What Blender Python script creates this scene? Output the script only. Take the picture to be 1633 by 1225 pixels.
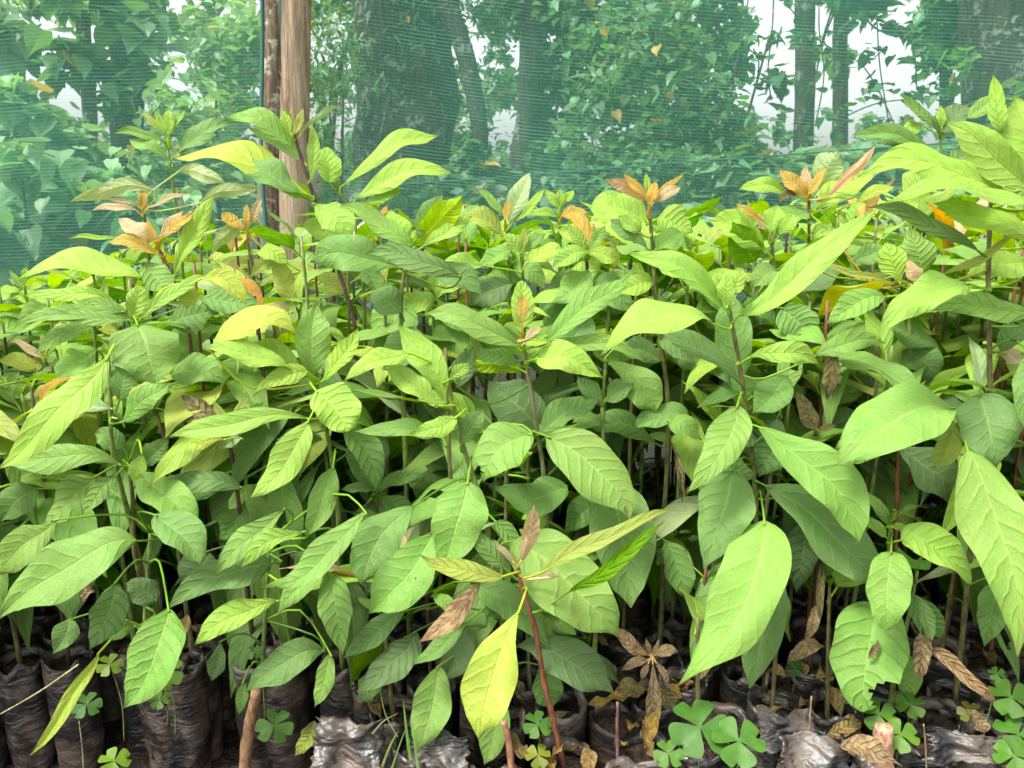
import bpy, bmesh, math, random
import numpy as np
from mathutils import Vector, noise
R = math.radians
for o in list(bpy.data.objects): bpy.data.objects.remove(o)
S = bpy.context.scene
COL = S.collection
# ------------------------------------------------------------------ camera, sky, sun, exposure
CAMZ, PITCH, FPX, CX, CY = 0.87, R(13.7), 1281.0, 816.5, 612.5
cd = bpy.data.cameras.new("Camera"); cam = bpy.data.objects.new("Camera", cd); COL.objects.link(cam)
cam.location = (0, 0, CAMZ); cam.rotation_euler = (math.pi/2 - PITCH, 0, 0)
cd.sensor_width = 36.0; cd.lens = 36.0*FPX/1633.0; cd.clip_start = 0.02; cd.clip_end = 500
S.camera = cam
cd.dof.use_dof = True; cd.dof.focus_distance = 1.15; cd.dof.aperture_fstop = 12.0
SUN_EL, SUN_AZ = R(62), R(238)         # azimuth: clockwise from +Y
w = bpy.data.worlds.new("World"); S.world = w; w.use_nodes = True
nt = w.node_tree; nt.nodes.clear()
sky = nt.nodes.new('ShaderNodeTexSky'); sky.sky_type = 'NISHITA'; sky.sun_disc = False
sky.sun_elevation = SUN_EL; sky.sun_rotation = SUN_AZ; sky.air_density = 1.0; sky.dust_density = 4.0; sky.ozone_density = 1.0
bg = nt.nodes.new('ShaderNodeBackground'); bg.inputs[1].default_value = 0.125
wo = nt.nodes.new('ShaderNodeOutputWorld')
hsv = nt.nodes.new('ShaderNodeHueSaturation'); hsv.inputs['Saturation'].default_value = .12      # overcast: nearly white
nt.links.new(sky.outputs[0], hsv.inputs['Color']); nt.links.new(hsv.outputs[0], bg.inputs[0]); nt.links.new(bg.outputs[0], wo.inputs[0])
sd = bpy.data.lights.new("sun", 'SUN'); sd.energy = 1.5; sd.angle = R(16); sd.color = (1.0, .96, .86)
so = bpy.data.objects.new("sun", sd); COL.objects.link(so)
sv = Vector((math.sin(SUN_AZ)*math.cos(SUN_EL), math.cos(SUN_AZ)*math.cos(SUN_EL), math.sin(SUN_EL)))
so.rotation_euler = sv.to_track_quat('Z', 'Y').to_euler(); so.location = (0, 0, 8)
S.view_settings.view_transform = 'Standard'; S.view_settings.look = 'None'
S.view_settings.exposure = 1.72; S.view_settings.gamma = 1
S.render.engine = 'CYCLES'; S.cycles.max_bounces = 7; S.cycles.transparent_max_bounces = 24
S.cycles.transmission_bounces = 3; S.cycles.diffuse_bounces = 3; S.cycles.glossy_bounces = 2

def at(px, py, Y):
    a = (px-CX)/FPX; b = (CY-py)/FPX
    dy = math.cos(PITCH) + b*math.sin(PITCH); dz = -math.sin(PITCH) + b*math.cos(PITCH)
    k = Y/dy
    return Vector((a*k, Y, CAMZ + dz*k))
def proj(p):
    dy = p[1]; dz = p[2]-CAMZ
    de = dy*math.cos(PITCH) - dz*math.sin(PITCH); up = dy*math.sin(PITCH) + dz*math.cos(PITCH)
    return CX + FPX*p[0]/de, CY - FPX*up/de, de
CAMP = Vector((0, 0, CAMZ))
# ------------------------------------------------------------------ node helpers
class NT:
    def __init__(s, name):
        s.m = bpy.data.materials.new(name); s.m.use_nodes = True; s.t = s.m.node_tree; s.t.nodes.clear()
        s.out = s.n('ShaderNodeOutputMaterial')
    def n(s, t, **k):
        x = s.t.nodes.new(t)
        for a, b in k.items(): setattr(x, a, b)
        return x
    def put(s, sock, v):
        if hasattr(v, 'links'): s.t.links.new(v, sock)
        elif v is not None: sock.default_value = v
    def math(s, op, a, b=None, c=None, clamp=False):
        x = s.n('ShaderNodeMath', operation=op); x.use_clamp = clamp
        s.put(x.inputs[0], a)
        if b is not None: s.put(x.inputs[1], b)
        if c is not None: s.put(x.inputs[2], c)
        return x.outputs[0]
    def mapr(s, v, a, b, c=0., d=1., smooth=True):
        x = s.n('ShaderNodeMapRange'); x.clamp = True
        if smooth: x.interpolation_type = 'SMOOTHSTEP'
        s.put(x.inputs[0], v)
        for i, q in enumerate((a, b, c, d)): s.put(x.inputs[i+1], q)
        return x.outputs[0]
    def mix(s, f, a, b, mode='MIX'):
        x = s.n('ShaderNodeMix'); x.data_type = 'RGBA'; x.blend_type = mode
        s.put(x.inputs[0], f); s.put(x.inputs[6], a); s.put(x.inputs[7], b)
        return x.outputs[2]
    def noise(s, vec, scale, detail=3, rough=.5, dist=0.):
        x = s.n('ShaderNodeTexNoise'); s.put(x.inputs['Vector'], vec)
        x.inputs['Scale'].default_value = scale; x.inputs['Detail'].default_value = detail
        x.inputs['Roughness'].default_value = rough; x.inputs['Distortion'].default_value = dist
        return x.outputs[0]
    def mapping(s, vec, sc=(1, 1, 1), loc=None, rot=(0, 0, 0)):
        x = s.n('ShaderNodeMapping'); s.put(x.inputs[0], vec); x.inputs[3].default_value = sc; x.inputs[2].default_value = rot
        if loc is not None: s.put(x.inputs[1], loc)
        return x.outputs[0]
    def bump(s, h, st=1., d=.001, nrm=None):
        x = s.n('ShaderNodeBump'); s.put(x.inputs['Height'], h); x.inputs['Strength'].default_value = st; x.inputs['Distance'].default_value = d
        if nrm is not None: s.put(x.inputs['Normal'], nrm)
        return x.outputs[0]
    def bsdf(s, col, rough, nrm=None, spec=.5, **k):
        x = s.n('ShaderNodeBsdfPrincipled'); s.put(x.inputs['Base Color'], col); s.put(x.inputs['Roughness'], rough)
        s.put(x.inputs['Specular IOR Level'], spec)
        if nrm is not None: s.put(x.inputs['Normal'], nrm)
        for a, b in k.items(): s.put(x.inputs[a.replace('_', ' ')], b)
        return x.outputs[0]
    def end(s, sh):
        s.put(s.out.inputs[0], sh); return s.m
def c4(c, a=1.): return (c[0], c[1], c[2], a)

def leaf_material(name, dry=False):
    m = NT(name)
    uv = m.n('ShaderNodeUVMap').outputs[0]; sp = m.n('ShaderNodeSeparateXYZ'); m.put(sp.inputs[0], uv)
    u, v = sp.outputs[0], sp.outputs[1]
    oi = m.n('ShaderNodeObjectInfo'); rnd = oi.outputs['Random']
    off = m.n('ShaderNodeCombineXYZ'); m.put(off.inputs[0], m.math('MULTIPLY', rnd, 37.)); m.put(off.inputs[1], m.math('MULTIPLY', rnd, 91.)); m.put(off.inputs[2], m.math('MULTIPLY', rnd, 53.))
    uvo = m.mapping(uv, (2.6, 1, 1), off.outputs[0])
    warp = m.noise(uvo, 2.2, 2)
    a = m.math('MULTIPLY', m.math('ABSOLUTE', m.math('SUBTRACT', v, .5)), 2.)
    side = m.math('GREATER_THAN', v, .5)
    nv = m.math('ADD', 6.2, m.math('MULTIPLY', rnd, 2.6))
    s = m.math('MULTIPLY', m.math('SUBTRACT', u, m.math('MULTIPLY', m.math('POWER', a, 1.25), .19)), nv)
    s = m.math('ADD', m.math('ADD', s, m.math('MULTIPLY', side, .42)), m.math('MULTIPLY', warp, .85))
    fr = m.math('FRACT', s); dv = m.math('MULTIPLY', m.math('ABSOLUTE', m.math('SUBTRACT', fr, .5)), 2.)
    vein = m.math('MULTIPLY', m.mapr(dv, .89, 1.), m.mapr(a, .98, .6))
    mid = m.mapr(a, m.mapr(u, 0, 1, .12, .045, False), .0)
    allv = m.math('MAXIMUM', m.math('MULTIPLY', vein, .72), mid)
    vo = m.n('ShaderNodeTexVoronoi'); vo.feature = 'DISTANCE_TO_EDGE'; m.put(vo.inputs['Vector'], m.mapping(uv, (2.4, 1., 1), off.outputs[0])); vo.inputs['Scale'].default_value = 15.
    net = m.mapr(vo.outputs['Distance'], .0, .10)
    quilt = m.math('SUBTRACT', 1., m.math('POWER', dv, 4.))
    n1 = m.noise(uvo, 1.4, 3, .55); n2 = m.noise(uvo, 9., 4, .6); n3 = m.noise(uvo, 4., 3, .6)
    qa = m.math('ADD', .16, m.math('MULTIPLY', m.math('POWER', m.math('FRACT', m.math('MULTIPLY', rnd, 3.7)), 2.), .36))
    h = m.math('ADD', m.math('MULTIPLY', quilt, m.math('ADD', qa, .06)), m.math('MULTIPLY', net, .07))
    h = m.math('ADD', h, m.math('MULTIPLY', n3, .6)); h = m.math('ADD', h, m.math('MULTIPLY', n2, .12))
    h = m.math('ADD', h, m.math('MULTIPLY', mid, .25))
    bf = m.n('ShaderNodeNewGeometry').outputs['Backfacing']
    nrm = m.bump(h, 1., .0030 if not dry else .005)
    base = oi.outputs['Color']
    # blotchy tone, young margin, light veins
    hs = m.n('ShaderNodeHueSaturation'); m.put(hs.inputs['Color'], base)
    m.put(hs.inputs['Hue'], m.math('ADD', .489, m.math('MULTIPLY', n1, .036)))
    m.put(hs.inputs['Value'], m.math('ADD', .40, m.math('ADD', m.math('MULTIPLY', n1, .72), m.math('MULTIPLY', n3, .46))))
    m.put(hs.inputs['Saturation'], m.math('ADD', 1.12, m.math('MULTIPLY', n2, .2)))
    colr = hs.outputs[0]
    colr = m.mix(m.math('MULTIPLY', m.math('SUBTRACT', 1., net), .13), colr, m.mix(1., colr, (1.5, 1.45, 1.2, 1), 'MULTIPLY'))
    pv = m.mix(.35, m.mix(1., colr, (1.6, 1.45, 1.3, 1), 'MULTIPLY'), (.40, .52, .16, 1))
    colr = m.mix(m.math('MULTIPLY', allv, .8), colr, pv)
    # brown tips and margins on some leaves, small specks
    edge = m.math('MAXIMUM', m.mapr(u, .93, 1.0), m.math('MULTIPLY', m.mapr(a, .90, 1.), m.mapr(n3, .5, .68)))
    tipm = m.math('MULTIPLY', m.math('MULTIPLY', edge, m.mapr(rnd, .45, .65)), m.mapr(n2, .30, .62))
    colr = m.mix(m.math('MULTIPLY', tipm, .75), colr, (.30, .17, .07, 1))
    yel = m.math('MULTIPLY', m.mapr(m.noise(uvo, 2.0, 3), .58, .80), m.mapr(m.math('FRACT', m.math('MULTIPLY', rnd, 7.3)), .4, .9))
    colr = m.mix(m.math('MULTIPLY', yel, .28), colr, m.mix(1., colr, (1.9, 1.35, .7, 1), 'MULTIPLY'))
    v2 = m.n('ShaderNodeTexVoronoi'); m.put(v2.inputs['Vector'], m.mapping(uv, (3., 1., 1), off.outputs[0])); v2.inputs['Scale'].default_value = 7.
    spk = m.math('MULTIPLY', m.mapr(v2.outputs['Distance'], .10, .05), m.math('GREATER_THAN', m.noise(uvo, 5.), .56))
    colr = m.mix(m.math('MULTIPLY', spk, .55), colr, (.13, .10, .03, 1))
    und = m.mix(.34, colr, (.33, .42, .20, 1))
    colr = m.mix(bf, colr, und)
    if dry:
        colr = m.mix(m.mapr(n3, .35, .7), colr, m.mix(1., colr, (.45, .38, .33, 1), 'MULTIPLY'))
    rough = m.math('ADD', m.math('ADD', .20, m.math('MULTIPLY', n2, .14)), m.math('MULTIPLY', bf, .25))
    if dry: rough = .8
    p = m.bsdf(colr, rough, nrm, .30 if not dry else .2)
    tr = m.n('ShaderNodeBsdfTranslucent'); m.put(tr.inputs['Normal'], nrm)
    m.put(tr.inputs[0], m.mix(1., colr, (1.25, 1.15, .45, 1), 'MULTIPLY'))
    ms = m.n('ShaderNodeMixShader'); m.put(ms.inputs[0], .34 if not dry else .12); m.put(ms.inputs[1], p); m.put(ms.inputs[2], tr.outputs[0])
    return m.end(ms.outputs[0])
MLEAF = leaf_material('leaf_blade'); MDRY = leaf_material('dry_leaf_blade', True)

def stem_material():
    m = NT('stem_skin'); oi = m.n('ShaderNodeObjectInfo'); tc = m.n('ShaderNodeTexCoord').outputs['Object']
    n = m.noise(m.mapping(tc, (1, 1, .25)), 260., 4, .6); n2 = m.noise(tc, 40., 2)
    c = m.mix(m.mapr(n, .35, .7), oi.outputs['Color'], m.mix(1., oi.outputs['Color'], (.45, .4, .35, 1), 'MULTIPLY'))
    c = m.mix(m.mapr(n2, .5, .75), c, m.mix(1., c, (1.5, 1.5, 1.3, 1), 'MULTIPLY'))
    return m.end(m.bsdf(c, .55, m.bump(n, .6, .0006), .35))
MSTEM = stem_material()

def bg_leaf_material(name):
    m = NT(name); oi = m.n('ShaderNodeObjectInfo'); g = m.n('ShaderNodeNewGeometry')
    rp = g.outputs['Random Per Island']; pos = g.outputs['Position']
    n = m.noise(pos, 1.3, 2)
    hs = m.n('ShaderNodeHueSaturation'); m.put(hs.inputs['Color'], oi.outputs['Color'])
    m.put(hs.inputs['Hue'], m.math('ADD', .47, m.math('MULTIPLY', rp, .05)))
    m.put(hs.inputs['Value'], m.math('ADD', .35, m.math('ADD', m.math('MULTIPLY', rp, .8), m.math('MULTIPLY', n, .8))))
    c = hs.outputs[0]
    c = m.mix(m.math('GREATER_THAN', rp, .985), c, (.45, .30, .05, 1))
    p = m.bsdf(c, .42, None, .5); tr = m.n('ShaderNodeBsdfTranslucent'); m.put(tr.inputs[0], m.mix(1., c, (1.3, 1.25, .5, 1), 'MULTIPLY'))
    ms = m.n('ShaderNodeMixShader'); m.put(ms.inputs[0], .4); m.put(ms.inputs[1], p); m.put(ms.inputs[2], tr.outputs[0])
    return m.end(ms.outputs[0])
MBG = bg_leaf_material('tree_foliage')

def bark_material(name, c1, c2, lich, sc=1.):
    m = NT(name); tc = m.n('ShaderNodeTexCoord').outputs['Object']
    f = m.noise(m.mapping(tc, (1, 1, .12)), 38.*sc, 5, .65, .4); l = m.noise(tc, 7.*sc, 4, .6); l2 = m.noise(tc, 30.*sc, 3, .6)
    c = m.mix(m.mapr(f, .35, .68), c4(c1), c4(c2))
    c = m.mix(m.math('MULTIPLY', m.mapr(m.math('ADD', m.math('MULTIPLY', l, .6), m.math('MULTIPLY', l2, .4)), .54, .60), lich[3]), c, c4(lich))
    return m.end(m.bsdf(c, .85, m.bump(f, 1., .02/sc), .2))
MBARK = bark_material('tree_bark', (.022, .020, .014), (.075, .062, .045), (.36, .40, .32, .55))
MBARK2 = bark_material('lichen_bark', (.12, .08, .05), (.30, .22, .15), (.48, .50, .38, .9), 2.2)

# ------------------------------------------------------------------ object helpers
def mk(name, verts, faces, mat, parent=None, color=None, uvs=None, smooth=True, loc=None):
    me = bpy.data.meshes.new(name)
    me.from_pydata([tuple(v) for v in verts], [], faces)
    if uvs is not None:
        l = me.uv_layers.new(name='UVMap'); vi = np.zeros(len(me.loops), dtype=np.int32); me.loops.foreach_get('vertex_index', vi)
        l.data.foreach_set('uv', np.asarray(uvs, dtype=np.float32)[vi].ravel())
    if smooth: me.polygons.foreach_set('use_smooth', [True]*len(me.polygons))
    me.materials.append(mat); me.update()
    o = bpy.data.objects.new(name, me); COL.objects.link(o)
    if parent is not None: o.parent = parent
    if color is not None: o.color = c4(color)
    if loc is not None: o.location = loc
    return o
def thing(name, label, cat, loc, group=None):
    o = bpy.data.objects.new(name, None); COL.objects.link(o); o.location = loc; o.empty_display_size = .02
    return tag(o, label, cat, group)
def tag(o, label, cat, group=None, kind=None):
    o['label'] = label; o['category'] = cat
    if group: o['group'] = group
    if kind: o['kind'] = kind
    return o
def struct(o, kind='structure'): o['kind'] = kind; return o
def tube(pts, rads, n=7):
    """ returns verts, faces for a tapering tube along pts """
    V, F = [], []; up = Vector((0, 1, 0))
    pts = [Vector(p) for p in pts]
    for i, p in enumerate(pts):
        t = (pts[min(i+1, len(pts)-1)] - pts[max(i-1, 0)]).normalized()
        a = t.cross(up);  a = a.normalized() if a.length > 1e-4 else Vector((1, 0, 0)); b = t.cross(a)
        for k in range(n):
            q = 2*math.pi*k/n; V.append(p + (a*math.cos(q) + b*math.sin(q))*rads[i])
    for i in range(len(pts)-1):
        for k in range(n):
            k2 = (k+1) % n; F.append((i*n+k, i*n+k2, (i+1)*n+k2, (i+1)*n+k))
    F.append(tuple(range(n))[::-1]); F.append(tuple(range((len(pts)-1)*n, len(pts)*n)))
    return V, F
def smooth_path(pts, sub=4):
    pts = [Vector(p) for p in pts]
    if len(pts) < 3: return pts
    out = []
    for i in range(len(pts)-1):
        p0, p1, p2, p3 = pts[max(i-1, 0)], pts[i], pts[i+1], pts[min(i+2, len(pts)-1)]
        for k in range(sub):
            t = k/sub
            out.append(.5*((2*p1) + (p2-p0)*t + (2*p0-5*p1+4*p2-p3)*t*t + (3*p1-p0-3*p2+p3)*t**3))
    out.append(pts[-1]); return out

# ------------------------------------------------------------------ leaf geometry
def profile(u, kind):
    if kind == 'r':   p = math.sin(math.pi*min(1, u**.80))**.55*.98                      # rounded
    elif kind == 'o': p = (math.sin(math.pi*u**.72))**.85*(1-.16*u)*1.05                  # ovate, pointed
    elif kind == 'b': p = (math.sin(math.pi*u**1.30))**.85                                # obovate
    else:             p = (math.sin(math.pi*u**.93))**.88
    if kind != 'r' and u > .86: p *= 1-.52*((u-.86)/.14)**.8*(1-((u-.86)/.14)*.3)
    return max(p, 0.012)
def blade(C, Fv, hw, kind, fold, wave, rng, NU=26, NV=10, flip=False, curl=0., twist=0.):
    """ C list of centreline points, Fv facing vector, hw half width (m) -> verts, faces, uvs """
    V, F, UV = [], [], []
    ph1, ph2, fq = rng.uniform(0, 6.28), rng.uniform(0, 6.28), rng.uniform(2.2, 4.2)
    asym = rng.uniform(-.10, .10); jag = rng.uniform(0, 9)
    for i in range(NU+1):
        u = i/NU
        t = (C[min(i+1, NU)] - C[max(i-1, 0)]).normalized()
        W = t.cross(Fv); W = W.normalized() if W.length > 1e-5 else Vector((1, 0, 0)); N = W.cross(t).normalized()
        if twist:
            q = twist*(u-.4); W, N = W*math.cos(q)+N*math.sin(q), N*math.cos(q)-W*math.sin(q)
        pr = profile(u, kind)*hw
        for j in range(NV+1):
            s = 2*j/NV-1; aa = abs(s)
            e = 1 + (asym if s > 0 else -asym) + .045*math.sin(u*17+jag+(2 if s > 0 else 0))*aa
            z = fold*aa*pr - curl*pr*aa**3 + wave*hw*math.sin(u*6.28*fq*.5+(ph1 if s > 0 else ph2))*aa*aa*min(1, pr/hw*1.5)
            z += .10*hw*math.sin(u*5+ph1)*(1-aa)
            V.append(C[i] + W*(s*pr*e*(1-.12*fold*fold)) + N*z*(-1 if flip else 1)); UV.append((u, .5+.5*s))
    for i in range(NU):
        for j in range(NV):
            q = (i*(NV+1)+j, i*(NV+1)+j+1, (i+1)*(NV+1)+j+1, (i+1)*(NV+1)+j)
            F.append(q if flip else q[::-1])
    return V, F, UV
PAL = {  # base colours
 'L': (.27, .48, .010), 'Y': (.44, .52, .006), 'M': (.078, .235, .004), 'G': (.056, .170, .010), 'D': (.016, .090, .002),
 'P': (.36, .53, .085), 'W': (.42, .53, .30), 'O': (.60, .34, .11), 'K': (.66, .45, .34), 'B': (.17, .09, .045),
 'R': (.38, .21, .16), 'V': (.32, .36, .03), 'S': (.145, .335, .008), 'T': (.170, .31, .035), 'A': (.185, .37, .006)}

ZSOIL = .172
exec_data = []
DEPTH = np.full((307, 409), 9.9)     # quarter-size picture of the traced leaves, used to keep filler leaves behind them
def splat(V):
    for p in V:
        x, y, d = proj(p); xi, yi = int(x/4), int(y/4)
        for a in (-1, 0, 1):
            for b in (-1, 0, 1):
                if 0 <= yi+b < 307 and 0 <= xi+a < 409: DEPTH[yi+b, xi+a] = min(DEPTH[yi+b, xi+a], d)
BASES = []
def nearest_on(path, p):
    return min(path, key=lambda q: (q-p).length)
def hero_leaf(root, Yp, path, rec, rng, mat=None):
    f = rec.split(); bx, by, tx, ty, wd = map(float, f[:5]); c = f[5]; bow = float(f[6]) if len(f) > 6 else .05
    d = float(f[7])/100 if len(f) > 7 else 0.; fl = f[8:] 
    under = 'U' in fl; kind = 'e'; a = None; lean = None; fold = rng.uniform(.22, .42); wave = .15; curl = .16; twist = rng.uniform(-.25, .25)
    for x in fl:
        if x in 'rob' and len(x) == 1: kind = x
        if x[:2] == 'a=': a = float(x[2:])
        if x[:2] == 'l=': lean = float(x[2:])
        if x[:2] == 'f=': fold = float(x[2:])
        if x[:2] == 'w=': wave = float(x[2:])
    if kind == 'e' and rng.random() < .35: kind = rng.choice('ob')
    Yb = Yp - d
    dx, dy = tx-bx, ty-by; Lp = math.hypot(dx, dy); L = Lp*Yb/FPX; dn = dy/Lp
    if lean is None:
        lean = (.12 + .42*max(0, dn) - .45*max(0, -dn)) if not under else (.05 + .30*max(0, -dn))
    Yt = Yb - L*lean
    # bow: up (or right for steep leaves)
    if abs(dx) >= abs(dy)*1.1: ox, oy = 0, -1
    else: ox, oy = 1, 0
    mx, my = (bx+tx)/2 + ox*bow*Lp*2, (by+ty)/2 + oy*bow*Lp*2
    P0, P1, P2 = at(bx, by, Yb), at(mx, my, (Yb+Yt)/2 - rng.uniform(.08, .2)*L), at(tx, ty, Yt)
    NU = 28
    C = [P0*(1-t)**2 + P1*2*t*(1-t) + P2*t*t for t in [i/NU for i in range(NU+1)]]
    C = [p + Vector((0, 0, 1))*0.02*L*math.sin(i/NU*9+Lp) for i, p in enumerate(C)]
    v = (CAMP - C[NU//2]).normalized()
    ang = R(a if a is not None else (34+rng.uniform(-12, 12))*(1 if not under else -.15))
    Fv = (v*math.cos(ang) + Vector((rng.uniform(-.25, .25), 0, 1))*math.sin(ang)).normalized()
    T = (P2-P0).normalized(); W = T.cross(Fv).normalized(); app = max(.4, math.sqrt(max(0, 1-(W.dot(v))**2)))
    hw = wd/2*Yb/FPX/app*.97
    V, F, UV = blade(C, Fv, hw, kind, fold if not under else -fold, wave, rng, NU, 10, flip=False, curl=curl if not under else -curl, twist=twist)
    if under: F = [q[::-1] for q in F]
    if 'x' in fl or 'z' in fl:                              # bitten margin
        def keep(n_):
            i_, j_ = divmod(n_, 10); u_ = (i_+.5)/NU; s_ = ((j_+.5)/10*2-1)*(1 if 'x' in fl else -1)
            return ((u_-.80)/.13)**2 + ((s_-1.0)/.72)**2 > 1
        F = [q for n_, q in enumerate(F) if keep(n_)]
    splat(V)
    # petiole back to the stem
    if path:
        q = nearest_on(path, P0 - Vector((0, 0, .012)))
        midp = (q+P0)/2 + (P0-C[2]).normalized()*.25*(q-P0).length
        pp = [q, midp, C[0], C[1]]; pp = smooth_path(pp, 3)
        tv, tf = tube(pp, [.0017 + (.0011-.0017)*i/(len(pp)-1) for i in range(len(pp))], 5)
        b = len(V); V += tv; F += [tuple(i+b for i in q) for q in tf]; UV += [(.01, .5)]*len(tv)
    col = PAL[c]; k = rng.uniform(.9, 1.1); col = (col[0]*k*rng.uniform(.92, 1.08), col[1]*k, col[2]*k)
    org = root.location
    return mk('leaf', [p-org for p in V], F, mat or (MDRY if c in 'RB' else MLEAF), root, col, UV)

def make_stem(root, path, r0, r1, col):
    n = len(path); rr = [r0+(r1-r0)*(i/(n-1))**.8 for i in range(n)]
    rr = [r*(1+.10*math.sin(i*2.3)) for i, r in enumerate(rr)]
    V, F = tube(path, rr, 8); return mk('stem', [p-root.location for p in V], F, MSTEM, root, col)
def make_bud(root, top, rng, col=(.30, .42, .08), s=1.):
    V, F, UV = [], [], []
    for k in range(3):
        q = k*2.1+rng.uniform(0, 1); d = Vector((math.cos(q)*.35, math.sin(q)*.35, 1)).normalized(); L = .016*s*rng.uniform(.8, 1.2)
        C = [top + d*L*t/8 + Vector((math.cos(q), math.sin(q), 0))*.004*s*(t/8)**2 - Vector((0, 0, .002)) for t in range(9)]
        a, b, c = blade(C, Vector((-math.cos(q), -math.sin(q), .3)), .003*s, 'e', .5, .0, rng, 8, 4)
        o = len(V); V += a; F += [tuple(i+o for i in z) for z in b]; UV += c
    return mk('bud', [p-root.location for p in V], F, MLEAF, root, col, UV)

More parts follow.
